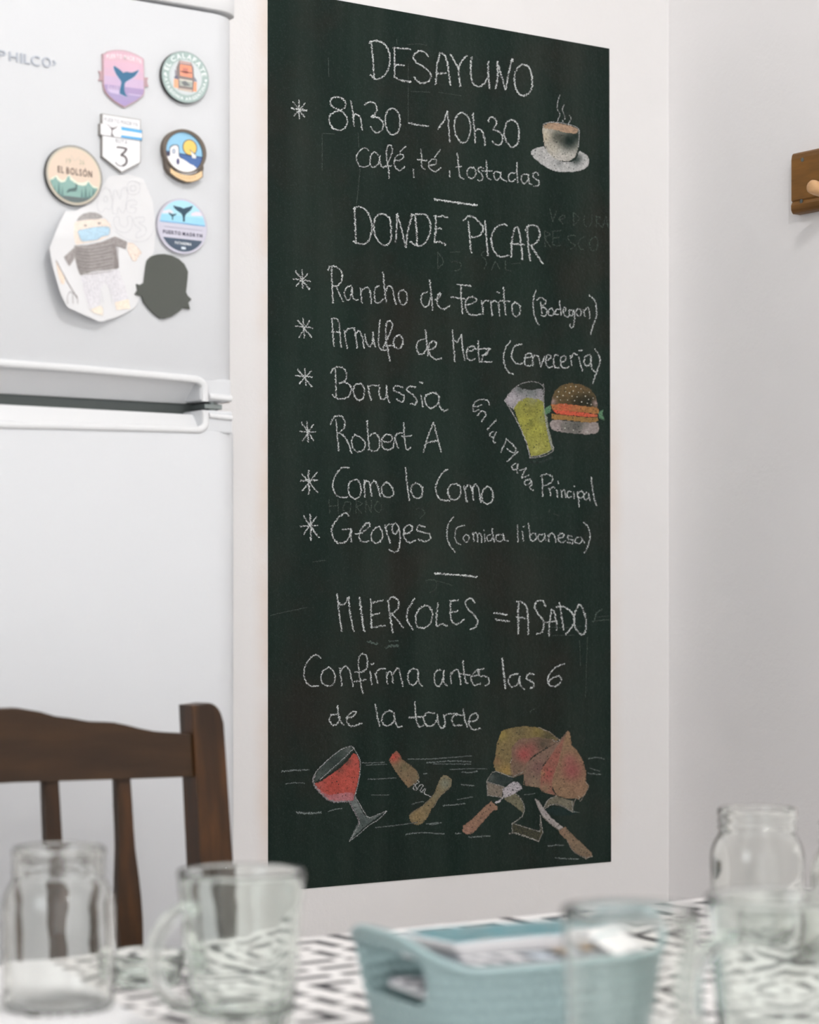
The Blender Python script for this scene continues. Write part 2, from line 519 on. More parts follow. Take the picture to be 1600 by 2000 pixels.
ORG = {1: (520, 0), 2: (840, 50), 3: (520, 350), 4: (840, 350), 5: (520, 680), 6: (840, 680), 7: (520, 1050), 8: (840, 1050), 9: (520, 1380), 10: (840, 1380)}
def parse(data):
    """'n' region; strokes 'x,y x,y ...' separated by ';'; '~' smooth, '/' straight; optional =width"""
    out = []
    for rec in data.split(';'):
        rec = rec.strip()
        if not rec: continue
        if rec[0] == '@':
            h, rec = rec.split(' ', 1); parse.reg = int(h[1:]); rec = rec.strip()
        sm = rec[0] == '~'; rec = rec.lstrip('~/').strip()
        wd = None
        if rec.startswith('='):
            h, rec = rec.split(' ', 1); wd = float(h[1:])
        ox, oy = ORG[parse.reg]
        P = [(ox+float(a.split(',')[0])/4, oy+float(a.split(',')[1])/4) for a in rec.split()]
        out.append((catmull(P, 7) if sm else P, wd))
    return out
def chalk_strokes(sh, strokes, width=3.5, col=(214, 217, 216), bright=1.0, density=1.0, lift=0.00045, under=0.34):
    for P, wd in strokes:
        W = wd or width
        Q = resample(P, 1.15/density)
        n = len(Q)
        # powdery underlayer
        base = tuple(lin(34+(c-34)*under) for c in col)
        b = len(sh.V)
        for i, p in enumerate(Q):
            a = Q[max(i-1, 0)]; c = Q[min(i+1, n-1)]
            dx, dy = c[0]-a[0], c[1]-a[1]; L = math.hypot(dx, dy) or 1
            ww = W*0.46*random.uniform(0.6, 1.0)
            for sg in (1, -1):
                sh.V.append(on_y(p[0]-sg*dy/L*ww, p[1]+sg*dx/L*ww, sh.y0-lift*0.6)); sh.C.append(base)
        for i in range(n-1): sh.F.append((b+2*i, b+2*i+1, b+2*i+3, b+2*i+2))
        # grains
        for i, p in enumerate(Q):
            if random.random() < 0.17: continue
            a = Q[max(i-1, 0)]; c = Q[min(i+1, n-1)]
            dx, dy = c[0]-a[0], c[1]-a[1]; L = math.hypot(dx, dy) or 1
            off = random.uniform(-0.36, 0.36)*W
            cx, cy = p[0]-dy/L*off, p[1]+dx/L*off
            r = random.uniform(0.17, 0.44)*W
            g = random.uniform(0.66, 1.15)*bright
            cc = tuple(min(1, lin(v)*g) for v in col)
            a0 = random.uniform(0, 6.28); m = 5
            pts = [(cx+r*random.uniform(0.65, 1.15)*math.cos(a0+6.283*k/m), cy+r*random.uniform(0.65, 1.15)*math.sin(a0+6.283*k/m)) for k in range(m)]
            sh.raw(pts, cc, lift+random.uniform(0, 0.00025))
def lettering(data, label, width=3.7, col=(224, 228, 227), name='chalk_word', gap=13, **kw):
    """one part for every word: strokes closer than gap pixels sideways belong together"""
    st = sorted(parse(data), key=lambda s: min(q[0] for q in s[0]))
    words, reach = [], -1e9
    for s in st:
        x0 = min(q[0] for q in s[0]); x1 = max(q[0] for q in s[0])
        if x0 > reach+gap or not words: words.append([]); reach = -1e9
        words[-1].append(s); reach = max(reach, x1)
    for wd in words:
        sh = Sheet(BY)
        chalk_strokes(sh, wd, width, col, **kw)
        sh.build(name, M['chalk'], board, label)

lettering('@1 /820,320 832,430 840,560 845,612;~805,335 850,318 910,335 955,390 967,470 945,560 905,605 860,620 815,585;'
 '/990,372 1130,385;/1002,378 1005,480 1003,600;/1005,503 1080,512;~1000,600 1050,627 1130,640;'
 '~1268,442 1230,402 1180,405 1150,440 1175,490 1240,530 1285,580 1272,630 1215,650 1175,630 1155,600;'
 '/1325,660 1332,530 1355,415;~1355,415 1395,430 1420,520 1440,665;/1330,578 1410,570;'
 '/1440,425 1470,480 1505,540;~1570,430 1530,475 1505,540 1510,610 1516,675;'
 '@2 ~325,245 318,330 325,420 350,465 390,475 430,445 452,400;/455,280 455,380 465,495;'
 '/512,492 530,400 525,280;/525,280 560,400 592,500;~592,500 610,400 632,300 642,258 648,280;'
 '~720,300 680,340 660,400 665,470 690,525 735,548 785,510 800,440 785,350 755,310 715,305',
 'large capital heading across the top of the board', 3.9)
for star in ('@1 /255,780 258,928;/210,795 300,915;/305,805 215,908;/=4.5 198,848 318,863', '@3 /280,705 286,855;/228,718 338,860;/325,738 233,834;/210,779 345,795',
             '@3 /290,1085 298,1240;/246,1100 353,1234;/340,1103 256,1236;/226,1147 367,1163', '@5 /303,155 312,290;/245,165 358,302;/355,175 258,278;/230,215 362,225',
             '@5 /320,572 328,732;/275,580 372,722;/368,595 282,730;/260,650 387,655', '@5 /=4.2 330,955 335,1140;/275,978 405,1130;/398,970 282,1114;/=4.2 268,1035 402,1030',
             '@5 /=4.2 345,1298 350,1500;/290,1310 412,1482;/395,1316 292,1454;/265,1392 402,1386'):
    lettering(star, None, 3.4, name='chalk_asterisk', gap=99)
lettering('@1 ~592,858 565,858 515,830 500,790 530,760 575,760 615,790 620,830 590,855 510,890 492,940 520,1000 570,1018 620,995 635,940 612,890 565,860;'
 '/660,785 680,900 685,985;~685,910 700,890 735,920 745,970 752,1018;~770,820 800,800 845,805 865,850 850,890 820,915;~820,915 880,920 915,970 900,1020 855,1038 815,990;'
 '~1000,845 955,860 930,920 940,1000 970,1045 1005,1050 1040,1010 1045,930 1025,870 1000,850;~1115,958 1150,968 1220,982 1270,985;'
 '/1340,1010 1385,950 1418,870;/1418,870 1425,970 1436,1112;@2 ~255,680 215,700 190,770 200,850 235,905 275,912 310,860 318,780 295,710 255,682;'
 '/335,685 345,800 356,918;~356,830 375,805 410,830 425,880 431,938;~455,755 470,720 505,725 520,765 490,812;~490,812 540,830 568,875 550,930 515,928 488,905;'
 '~635,735 600,760 580,830 595,900 635,948 675,935 695,880 693,800 670,750 635,738', 'breakfast hours line under the top heading')
lettering('@1 ~802,1178 770,1155 725,1185 705,1235 725,1290 770,1305 815,1285;~875,1215 845,1185 815,1225 815,1290 845,1305 880,1270 890,1215;~885,1225 895,1290 918,1310;'
 '~916,1305 950,1280 985,1180 970,1135 945,1150 940,1230 955,1320 962,1395;/925,1300 980,1295;~1000,1255 1050,1250 1075,1220 1045,1205 1005,1240 1005,1300 1040,1332 1085,1300;/1045,1185 1092,1140;'
 '/1150,1320 1152,1385;~1210,1165 1215,1250 1217,1300 1245,1325;/1180,1245 1255,1255;~1275,1290 1320,1285 1330,1250 1295,1245 1270,1280 1285,1325 1325,1338 1365,1312;/1315,1230 1362,1168;/1435,1335 1435,1388;'
 '@2 ~212,995 225,1100 232,1175 265,1197;/200,1105 250,1100;~320,1105 292,1130 295,1175 330,1195 358,1165 350,1120 320,1105;~418,1115 385,1105 378,1130 400,1160 412,1190 395,1212 370,1205;'
 '~440,1050 445,1130 448,1185 475,1205;/405,1135 485,1135;~550,1150 510,1140 500,1175 520,1205 548,1185 555,1145;~553,1150 560,1195 602,1217;'
 '~665,1150 625,1155 612,1190 635,1220 668,1200;/680,1070 678,1150 686,1228;~765,1165 725,1165 712,1205 735,1235 765,1210 770,1165;~768,1170 775,1225 797,1242;~850,1165 825,1145 805,1160 815,1190 850,1215 845,1250 810,1257',
 'small cursive line below the breakfast hours', 3.2)
lettering('@4 ~=4.4 35,158 120,170 220,185 368,205', 'upper divider dash', bright=1.1, name='chalk_dash')
lettering('@8 ~=4.2 35,280 120,285 220,292 368,306', 'lower divider dash', bright=1.1, name='chalk_dash')
lettering('@3 /690,225 695,350 700,495;~680,235 710,215 760,225 805,280 825,360 815,450 780,500 730,505 680,485;~900,265 855,300 840,370 860,460 910,515 950,510 975,470 975,370 960,300 905,268;'
 '/1010,497 1020,380 1022,270;/1022,270 1060,400 1090,535;/1090,535 1105,410 1142,272;/1165,285 1175,400 1180,520;~1125,290 1180,275 1240,275 1280,330 1280,420 1245,490 1190,525 1125,488;'
 '/1325,285 1325,400 1315,495;~1310,285 1340,292 1380,288 1420,300;/1320,385 1368,385;~1315,490 1360,490 1402,512;'
 '@4 /300,330 310,450 322,577;~262,325 295,290 345,300 395,345 415,390 395,430 360,450 325,450;/430,325 440,450 453,597;~602,360 560,355 510,385 480,450 490,540 535,600 575,605 617,595;'
 '/635,607 640,480 660,380;~660,380 682,375 702,430 715,540 722,627;/628,505 742,512;/760,385 765,500 785,637;~745,400 770,365 820,362 855,400 850,470 800,515 765,510;/790,520 835,590 882,662',
 'capital heading below the first divider dash', 3.9)
lettering('@3 /510,690 515,820 521,967;~482,712 500,680 545,685 590,725 590,790 560,830 525,838;/545,835 575,900 600,957;~665,830 625,850 612,900 635,945 660,920 672,850;~668,840 680,930 717,942;'
 '/735,850 740,900 748,967;~740,880 770,850 800,850 815,900 822,972;~887,835 855,850 845,920 860,965 890,965 915,935;/912,725 925,850 938,967;~935,870 955,835 985,850 1000,920 1014,977;'
 '~1075,865 1040,885 1040,950 1070,985 1100,950 1098,890 1070,865;~1262,880 1220,900 1212,960 1240,1000 1270,980 1285,920;/1278,785 1290,910 1301,1022;~1315,945 1345,930 1365,900 1350,893 1335,940 1345,990 1385,1015 1437,985;'
 '/1520,830 1525,940 1535,1052;/1490,820 1602,835;/1445,918 1560,937;@4 ~280,985 330,970 365,945 340,920 295,930 275,985 300,1045 350,1065 402,1050;/405,950 412,1000 415,1057;~410,970 430,948 460,950;'
 '/475,950 480,1010 488,1067;~478,965 500,948 522,960;/535,960 540,1010 545,1072;/522,878 542,892;/575,845 580,950 592,1060;/545,950 627,957;~665,960 640,990 645,1045 670,1072 700,1050 705,1000 680,965 650,972',
 'first bulleted name in cursive', 3.5)
lettering('@4 ~830,866 810,930 808,1010 825,1090 852,1140;/862,960 868,1000 878,1050;~835,945 860,925 895,940 905,965 870,1000 900,1005 915,1035 900,1072 870,1062;~945,1005 925,1030 930,1060 955,1068 970,1035 950,1008;'
 '~1010,1015 985,1020 980,1055 1005,1060;/1012,950 1020,1010 1027,1062;~1040,1040 1065,1020 1050,1000 1040,1025 1050,1060 1075,1075 1092,1065;~1115,1020 1090,1025 1090,1060 1115,1060 1122,1020 1130,1080 1120,1150 1100,1157 1095,1132;'
 '~1155,1010 1140,1040 1155,1070 1180,1055 1178,1020 1155,1010;/1200,1020 1210,1072;~1205,1030 1235,1000 1245,1040 1251,1088;~1243,908 1285,945 1302,1010 1298,1080 1270,1150 1256,1217', 'bracketed note beside the first name', 3.1)
lettering('@3 /515,1090 520,1200 530,1307;~508,1092 545,1088 570,1120 575,1200 585,1312;/506,1195 582,1195;/610,1180 620,1260 636,1322;~612,1205 645,1168 692,1165;/690,1170 700,1240 713,1317;~697,1215 725,1183 750,1230 766,1322;'
 '~770,1210 785,1280 810,1305 830,1270 834,1195;/835,1195 840,1260 852,1310;~890,1098 880,1200 880,1290 900,1335 942,1330;~912,1320 960,1220 985,1140 965,1105 940,1130 935,1220 950,1320 967,1422;/930,1302 1002,1300;~1035,1215 1000,1245 1000,1300 1035,1325 1065,1290 1065,1250 1040,1215;'
 '~1235,1250 1190,1265 1175,1310 1195,1365 1230,1360 1257,1310;/1245,1173 1255,1280 1266,1382;~1262,1335 1310,1320 1330,1280 1300,1265 1270,1300 1275,1360 1320,1405 1370,1400;'
 '@4 /175,1173 182,1300 196,1427;/182,1260 215,1277;/215,1277 247,1212;/247,1212 255,1320 271,1417;~290,1345 330,1340 350,1310 320,1305 290,1330 290,1390 320,1415 352,1400;/378,1258 378,1350 386,1428;/345,1325 472,1325;/472,1325 412,1385;/405,1375 455,1366;/415,1385 400,1425;/400,1425 482,1430',
 'second bulleted name in cursive', 3.5)
lettering('@4 ~632,1263 590,1320 575,1390 590,1470 620,1510 652,1525;~722,1290 670,1300 640,1350 645,1410 690,1445 737,1430;~740,1400 790,1390 795,1365 765,1360 740,1400 750,1455 790,1455;/800,1380 806,1462;~803,1400 820,1375 847,1385;'
 '/850,1390 866,1467;/866,1467 897,1380;~905,1420 940,1400 940,1375 915,1375 905,1430 925,1470 957,1465;~1002,1375 980,1370 965,1410 975,1465 1012,1475;~1020,1430 1060,1415 1060,1385 1030,1385 1020,1430 1040,1475 1087,1465;/1097,1380 1106,1462;~1100,1400 1125,1363 1152,1375;'
 '/1165,1385 1175,1450 1192,1497;/1163,1341 1190,1335;~1250,1370 1215,1385 1205,1430 1225,1460 1255,1430 1258,1380;~1255,1390 1265,1480 1292,1507;~1288,1328 1322,1380 1325,1440 1300,1510 1271,1602', 'bracketed note beside the second name', 3.3)
lettering('@5 /540,165 545,280 545,387;~503,197 530,155 590,150 625,190 625,240 595,268 570,274;~570,272 610,268 655,290 665,330 640,380 590,398 540,385 518,362;~735,275 690,295 685,360 720,405 755,390 768,330 745,280 728,278;'
 '/793,288 805,350 820,407;~795,300 830,290 882,292;~885,300 885,370 910,400 935,380 940,310;/940,290 945,370 963,427;~1072,305 1010,295 995,330 1040,350 1080,380 1060,420 1018,400;~1167,305 1115,300 1100,330 1140,360 1175,400 1165,440 1128,430;'
 '/1210,365 1223,457;/1198,267 1227,273;~1300,345 1250,370 1240,420 1275,465 1320,455 1350,410 1340,360 1300,345;~1345,420 1365,470 1395,490 1420,477', 'third bulleted name in cursive', 3.6)
lettering('@5 /545,558 555,680 568,802;~502,597 530,540 575,528 610,560 610,620 565,665;~570,662 610,690 645,750 667,822;~690,675 740,700 775,740 760,795 710,810 675,770 670,710 695,680;/788,568 795,680 806,792;~800,690 850,665 885,710 880,780 845,805 798,790;'
 '~915,730 970,730 985,690 940,675 905,710 910,770 945,795 990,780;~990,780 1005,710 1020,670 1062,660;/1008,712 1031,782;~1075,583 1080,690 1090,770 1105,795 1130,773;/1060,690 1137,685;/1227,814 1260,700 1308,578;/1308,578 1335,690 1369,810;/1250,740 1347,720', 'fourth bulleted name with a lone capital', 3.5)
lettering('@5 ~647,937 600,930 550,980 520,1060 535,1130 580,1165 642,1160;~695,1025 650,1055 645,1130 690,1178 735,1150 740,1080 715,1030 690,1028;/765,1030 768,1100 772,1165;~767,1070 785,1035 812,1070 822,1155;~818,1070 845,1035 872,1080 892,1160;~940,1045 905,1080 910,1140 950,1168 995,1140 980,1080 940,1045;'
 '/1088,928 1100,1060 1118,1190;~1170,1055 1135,1080 1140,1140 1180,1172 1215,1155 1220,1090 1180,1055;@6 ~137,945 90,985 50,1060 50,1130 85,1185 152,1190;~210,1060 160,1070 140,1120 160,1175 205,1185 240,1140 235,1080 210,1062;/265,1075 288,1202;~275,1100 305,1068 330,1110 340,1187;~330,1115 350,1063 378,1095 398,1207;~450,1080 415,1110 405,1180 440,1215 485,1195 490,1120 460,1085 440,1085',
 'fifth bulleted name in cursive', 3.6)
lettering('@5 ~647,1312 620,1288 570,1320 520,1390 515,1460 550,1515 600,1522 640,1490 662,1425;/595,1417 665,1413;/665,1410 662,1470 668,1514;~695,1452 750,1440 800,1400 810,1370 775,1375 735,1430 730,1490 760,1515 802,1505;~860,1400 825,1440 825,1500 865,1525 905,1490 905,1430 880,1395 855,1405;'
 '/925,1385 945,1450 971,1522;~930,1402 950,1380 987,1375;~1035,1400 1015,1370 990,1380 985,1430 1010,1450 1035,1410;~1035,1385 1045,1480 1035,1570 1010,1592 975,1585 963,1573;~1070,1450 1120,1440 1145,1400 1115,1380 1080,1410 1080,1480 1120,1518 1165,1500;~1242,1395 1190,1385 1180,1420 1225,1440 1275,1450 1280,1490 1245,1510 1188,1495',
 'sixth bulleted name in cursive', 3.6)
lettering('@5 ~1464,1318 1425,1370 1412,1440 1425,1520 1477,1594;@6 ~272,1385 215,1400 195,1450 205,1510 242,1535;~285,1455 262,1475 270,1510 295,1510 305,1475 285,1455;/335,1440 345,1512;~340,1460 355,1440 370,1460 372,1512;~370,1465 385,1445 400,1465 405,1517;/425,1455 430,1512;/419,1419 426,1426;~475,1460 450,1465 448,1500 475,1505 490,1480;/485,1408 492,1460 506,1517;~560,1455 525,1460 515,1495 545,1512 572,1490 570,1450;~572,1460 585,1500 612,1505;'
 '/682,1378 686,1440 690,1512;/722,1430 731,1507;/736,1388 732,1397;/770,1368 778,1440 785,1502;~782,1460 815,1445 835,1480 810,1505 785,1500;~880,1455 850,1460 845,1495 870,1508 895,1480;/893,1450 906,1507;/925,1455 930,1512;~928,1470 955,1445 975,1470 986,1517;~1000,1485 1040,1475 1045,1450 1015,1450 1000,1490 1025,1518 1062,1505;~1112,1470 1080,1465 1080,1490 1115,1500 1110,1525 1073,1515;~1170,1475 1140,1485 1135,1515 1165,1525 1190,1500 1180,1475;/1188,1485 1207,1522;~1203,1360 1235,1400 1250,1460 1240,1530 1207,1602',
 'bracketed note beside the sixth name', 3.1)
lettering('@6 ~467,447 450,410 400,400 355,420 335,460 345,495 382,480;~338,455 375,455 402,440;/372,527 402,488;~402,488 425,495 437,520;/440,518 404,572;/520,558 448,637;~500,650 470,665 470,690 495,695 515,665;~515,655 500,690 495,730 514,742;/600,708 552,817;~596,710 640,745 672,790 650,818 600,785;/687,808 603,887;'
 '~670,900 640,920 650,950 680,940 688,905;~688,905 678,950 685,978;/700,957 752,938;~752,938 715,1010 740,1005 772,990;~785,1025 745,1035 740,1065 770,1065 792,1040;~785,1030 797,1065 780,1080 785,1100 807,1110;'
 '/875,990 880,1080 880,1157;~863,1000 905,985 950,1000 960,1030 930,1060 885,1075;/930,1090 946,1152;~935,1110 955,1085 977,1090;/990,1105 998,1167;/1000,1040 1003,1060;/1025,1110 1031,1167;~1028,1125 1050,1105 1060,1167;~1102,1120 1075,1125 1075,1165 1107,1160;/1120,1125 1129,1177;/1128,1073 1132,1082;'
 '/1150,1120 1160,1180 1166,1243;~1155,1135 1185,1115 1205,1145 1185,1170 1160,1165;~1225,1130 1205,1145 1210,1185 1235,1175 1245,1140;/1240,1130 1251,1197;~1260,1008 1270,1100 1285,1180 1302,1230', 'note curving down round the drawn beer glass', 3.1, gap=6)
lettering('@7 /555,438 570,590 591,737;~560,500 585,525 615,518 640,470;/643,465 655,590 684,733;/=4.4 732,468 745,600 767,737;/818,480 820,600 820,702;/820,512 917,490;/820,607 887,592;~820,705 870,695 932,688;/=4.3 955,490 965,610 992,743;~952,500 985,462 1030,490 1035,540 1010,575 970,600;/985,600 1030,650 1072,707;~1162,473 1125,530 1100,590 1110,660 1148,718;~1240,530 1195,560 1170,620 1180,690 1230,705 1280,670 1300,600 1275,540 1235,530;~1342,508 1332,600 1332,690 1370,675 1417,692;'
 '@8 ~160,495 160,600 175,660 215,675 267,640;/155,495 222,490;/165,582 217,575;~352,510 320,472 280,500 290,550 340,600 370,650 355,700 313,718;/=4.4 500,590 607,602;/=4.4 510,640 622,656;/=4.2 690,500 690,620 690,757;~678,498 720,505 755,540 765,640 768,757;/672,622 742,628;~902,540 880,495 835,498 818,540 840,590 880,640 890,690 870,740 833,750;/930,772 932,670 950,560;~950,560 970,580 985,650 992,722;/898,662 987,650;/1012,508 1025,600 1046,722;~988,540 1040,540 1095,570 1125,620 1120,680 1058,758;~1165,520 1135,580 1125,650 1145,720 1195,760 1220,700 1210,600 1180,535 1160,525',
 'capital line below the second divider dash', 3.8)
lettering('@7 ~427,942 395,915 345,940 300,1020 300,1100 340,1155 412,1158;~490,1015 440,1050 430,1120 475,1158 520,1150 540,1090 515,1030 490,1015;/575,1018 582,1090 592,1157;~578,1050 620,1000 655,1050 665,1100 681,1162;~690,1050 760,1045 790,1000 785,930 750,908 722,950 725,1050 740,1140 757,1222;/688,1125 782,1110;'
 '/812,1040 825,1147;~818,985 826,992 842,983;/850,1060 873,1137;~850,1070 880,1030 932,1020;/938,1050 946,1142;~942,1075 965,1045 985,1075 990,1137;~988,1070 1030,1018 1050,1080 1070,1162;~1150,1020 1110,1060 1115,1130 1150,1152 1185,1110 1185,1040 1150,1022;~1185,1060 1195,1130 1222,1162;'
 '@8 ~90,1035 50,1040 32,1090 45,1150 75,1160 100,1110 108,1035;~105,1050 110,1130 137,1157;/162,1048 165,1142;~165,1070 205,1028 228,1060 241,1147;~257,958 265,1050 280,1130 297,1140;/225,1060 312,1075;~320,1085 380,1070 375,1030 340,1060 320,1100 345,1150 397,1140;~422,1025 380,1040 385,1080 440,1085 465,1125 433,1160;'
 '/=4.2 562,940 575,1050 591,1178;~690,1065 630,1080 612,1125 640,1165 685,1145 700,1085;~700,1080 705,1150 737,1187;~817,1070 770,1065 755,1100 800,1130 815,1165 783,1175;~1052,985 990,1010 940,1060 918,1110 935,1155 990,1158 1025,1120 1015,1085 970,1090 925,1127', 'first cursive line of the closing sentence', 3.5)
lettering('@7 ~555,1380 510,1385 495,1430 525,1465 560,1450 580,1400;~556,1313 565,1390 585,1440 607,1467;~620,1410 680,1395 705,1360 665,1365 635,1400 635,1450 680,1475 747,1448;/852,1298 865,1380 886,1473;~965,1350 915,1380 905,1440 945,1470 995,1440 1000,1375 960,1352;~1000,1390 1015,1460 1035,1480 1062,1473;~1160,1283 1168,1380 1180,1450 1200,1477 1232,1465;/=4.2 1113,1405 1227,1400;~1320,1375 1260,1368 1230,1410 1250,1465 1300,1470 1335,1420 1340,1380;~1338,1385 1350,1460 1375,1490 1397,1470;~1388,1385 1398,1440 1390,1480;~1385,1405 1420,1378 1495,1375;~1550,1390 1480,1385 1450,1420 1470,1465 1530,1465;/1540,1338 1550,1420 1572,1482;'
 '@8 ~300,1440 350,1430 377,1400 355,1373 315,1400 305,1460 340,1502 397,1490', 'second cursive line of the closing sentence', 3.6)
# half-wiped older writing and scratches
lettering('@4 /935,230 960,330;/960,330 988,250;~1005,315 1055,300 1040,280 1010,310 1040,345;/1120,262 1122,360;~1120,262 1165,300 1122,362;~1205,290 1205,350 1235,370 1262,340 1265,280;/1300,290 1303,372;~1298,290 1330,300 1302,330 1345,375;/1350,380 1375,290 1395,380;/1362,350 1390,350;'
 '/895,410 900,525;~895,405 940,430 902,460 942,530;/960,410 960,510;~960,510 990,522 1025,515;/960,408 1025,400;/962,460 1010,455;~1135,440 1080,445 1095,490 1135,515 1100,548;~1205,450 1165,480 1165,535 1212,555;~1290,450 1250,480 1260,550 1300,553 1312,480 1288,450;'
 '/60,570 62,700;~60,570 105,640 62,702;/160,572 235,566;~165,650 205,642 240,662 235,700 190,716;~430,560 400,590 440,640 425,700;/480,710 510,640 545,700;/590,640 592,712 630,715;/640,660 700,655;'
 '@5 /490,1180 495,1290;/490,1235 560,1230;/560,1180 565,1290;~620,1200 600,1260 650,1280 660,1210 622,1200;/700,1290 705,1190;~702,1190 750,1215 706,1240;/706,1240 745,1290;/775,1290 778,1195;/778,1195 820,1285;/820,1285 822,1190;~870,1195 845,1250 880,1285 905,1240 872,1195;~1170,1255 1210,1255 1240,1290 1200,1330', 'faint half-wiped older capitals', 2.6, (88, 102, 94), name='faded_lettering', gap=400, under=0.30)
lettering('@1 /720,1040 722,1150;/733,1320 722,1450 705,1600;/1110,500 1110,960;/486,450 490,600;/1020,305 1022,345;/1100,350 1190,342 1255,355;/1130,715 1280,720;/1350,722 1525,748;/438,1045 437,1330;/440,1042 535,1048;@7 /365,190 460,178;/35,608 100,592;/100,592 320,545;~1245,340 1290,325 1330,345 1325,400 1280,430;@8 ~0,330 80,345 180,375;@7 ~=5 790,808 830,822 870,830;~=6 930,862 980,845 1030,850;~=4 960,810 1030,805;'
 '@8 ~=3.5 1290,640 1300,590 1345,562;/=3 1268,655 1400,640;/1310,620 1395,612;~950,700 1060,705 1180,692;/960,765 1130,762;/1170,800 1175,1000;/1230,780 1215,1250;~785,1380 790,1350 815,1340;@6 ~925,1275 940,1262 930,1285;/960,1290 1010,1310', 'faint scratches and chalk smears', 2.0, (94, 108, 101), name='chalk_smear', gap=2000, under=0.34)
# ------------------------------------------------------------------ coloured chalk drawings
def chalk_fill(sh, reg, pts, col, blobs=(), lift=0.00020, cell=1.5, smooth=False, skip=0.02, ragged=1.0):
    """pigment rubbed on in small grains; blobs (x, y, radius, colour, weight) mix in other sticks' colours"""
    ox, oy = ORG[reg]
    P = [(ox+p[0]/4, oy+p[1]/4) for p in pts]
    if smooth: P = catmull(P, 5, True)
    B = [(ox+b[0]/4, oy+b[1]/4, b[2]/4, b[3], b[4]) for b in blobs]
    x0 = min(p[0] for p in P); x1 = max(p[0] for p in P); y0 = min(p[1] for p in P); y1 = max(p[1] for p in P)
    nx = int((x1-x0)/cell)+2; ny = int((y1-y0)/cell)+2
    ids = {}
    def vid(i, j):
        if (i, j) not in ids:
            x = x0+i*cell+random.uniform(-.42, .42)*cell*ragged; y = y0+j*cell+random.uniform(-.42, .42)*cell*ragged
            c = [float(v) for v in col]
            for bx, by, br, bc, bw in B:
                w_ = bw*math.exp(-((x-bx)**2+(y-by)**2)/(br*br))
                c = [c[k]*(1-w_)+bc[k]*w_ for k in range(3)]
            lum = 0.3*c[0]+0.55*c[1]+0.15*c[2]; c = [v*0.84+lum*0.16 for v in c]
            g = random.uniform(0.86, 1.10)*(1+0.10*noise.noise(Vector((x*0.16, y*0.16, 3.1))))
            ids[(i, j)] = len(sh.V)
            sh.V.append(on_y(x, y, sh.y0-lift)); sh.C.append(tuple(min(1, lin(max(0, min(255, v*g)))) for v in c))
        return ids[(i, j)]
    for i in range(nx):
        for j in range(ny):
            cx, cy = x0+(i+.5)*cell, y0+(j+.5)*cell
            if inside(cx, cy, P) and random.random() > skip:
                sh.F.append((vid(i, j), vid(i, j+1), vid(i+1, j+1), vid(i+1, j)))
DK = (32, 46, 42)
# coffee cup
g = Sheet(BY)
chalk_fill(g, 2, [(790,1000),(812,965),(880,945),(905,965),(960,1025),(1010,1055),(1080,1068),(1140,1045),(1165,985),(1205,998),(1240,1035),(1238,1085),(1195,1125),(1100,1142),(1000,1140),(915,1110),(850,1065)],
 (196,196,194), [(1150,1050,42,DK,.85),(1010,1075,26,(120,125,122),.7),(870,1010,40,(178,176,172),.5),(1190,1100,50,(210,208,206),.5)], smooth=True)
so = g.build('chalk_saucer_drawing', M['chalk'], board, 'white and grey chalk saucer')
g = Sheet(BY)
chalk_fill(g, 2, [(880,785),(884,870),(893,935),(920,990),(965,1035),(1030,1058),(1090,1058),(1135,1025),(1158,960),(1166,880),(1168,820),(1100,790),(980,765)],
 (184,180,168), [(900,870,55,(206,190,160),.7),(1085,900,78,DK,1.0),(1000,870,55,(70,74,64),.75),(1140,860,45,DK,.9),(1020,1030,60,(214,210,202),.8),(960,960,50,(196,188,168),.5),(1110,1020,40,(205,200,195),.6)], lift=0.00026)
chalk_fill(g, 2, [(884,778),(930,760),(1000,762),(1080,778),(1150,805),(1166,822),(1140,842),(1080,840),(1020,826),(950,808),(900,806)], (186,152,124), [(900,790,40,(150,130,100),.6)], lift=0.00034)
chalk_strokes(g, parse('@2 ~1016,540 1000,590 995,650 1015,690 1003,730 990,765;~1047,620 1035,660 1050,700 1055,730;~1088,700 1102,730 1078,770;/1035,738 1040,755;~885,770 930,757 1000,758 1080,772 1140,792 1168,820;/1168,820 1160,950'), 2.2)
g.build('chalk_cup_drawing', M['chalk'], board, 'brown and white chalk cup with rising steam')
# beer glass
g = Sheet(BY)
chalk_fill(g, 6, [(585,405),(620,350),(680,300),(720,315),(800,330),(850,315),(885,325),(890,440),(850,430),(760,400),(700,430),(655,480),(615,450)], (160,156,160),
 [(640,400,50,(186,176,184),.7),(790,340,60,(112,120,118),.75),(700,320,35,(70,82,78),.6),(860,370,40,(150,145,150),.5)])
chalk_fill(g, 6, [(655,470),(690,420),(760,385),(850,400),(888,425),(895,520),(908,610),(925,700),(955,780),(930,812),(860,835),(790,845),(765,760),(725,660),(690,570)], (154,154,66),
 [(780,480,60,(140,136,60),.6),(830,640,60,(178,176,70),.7),(740,560,40,(182,178,68),.6),(860,760,50,(170,166,78),.6),(800,410,40,(150,150,110),.6),(790,590,26,(110,112,50),.7),(880,560,30,(150,156,100),.5),(830,790,30,(196,192,96),.6)], lift=0.00028)
chalk_fill(g, 6, [(895,520),(915,530),(930,640),(955,730),(966,790),(950,800),(925,700)], (140,146,130), lift=0.0003)
chalk_strokes(g, parse('@6 ~585,405 640,332 700,285 780,262 850,272 885,300;~885,280 892,340 888,430 905,560 922,660 945,740 966,790 925,828 860,850 780,858;~=3 583,405 640,500 690,590 740,700 770,800 780,858;~780,845 860,838 940,800'), 2.2, (196, 194, 194))
chalk_strokes(g, parse('@6 ~=7 760,885 860,890 950,850'), 5, (58, 70, 66), under=0.5)
g.build('chalk_beer_drawing', M['chalk'], board, 'yellow chalk beer glass with white foam')
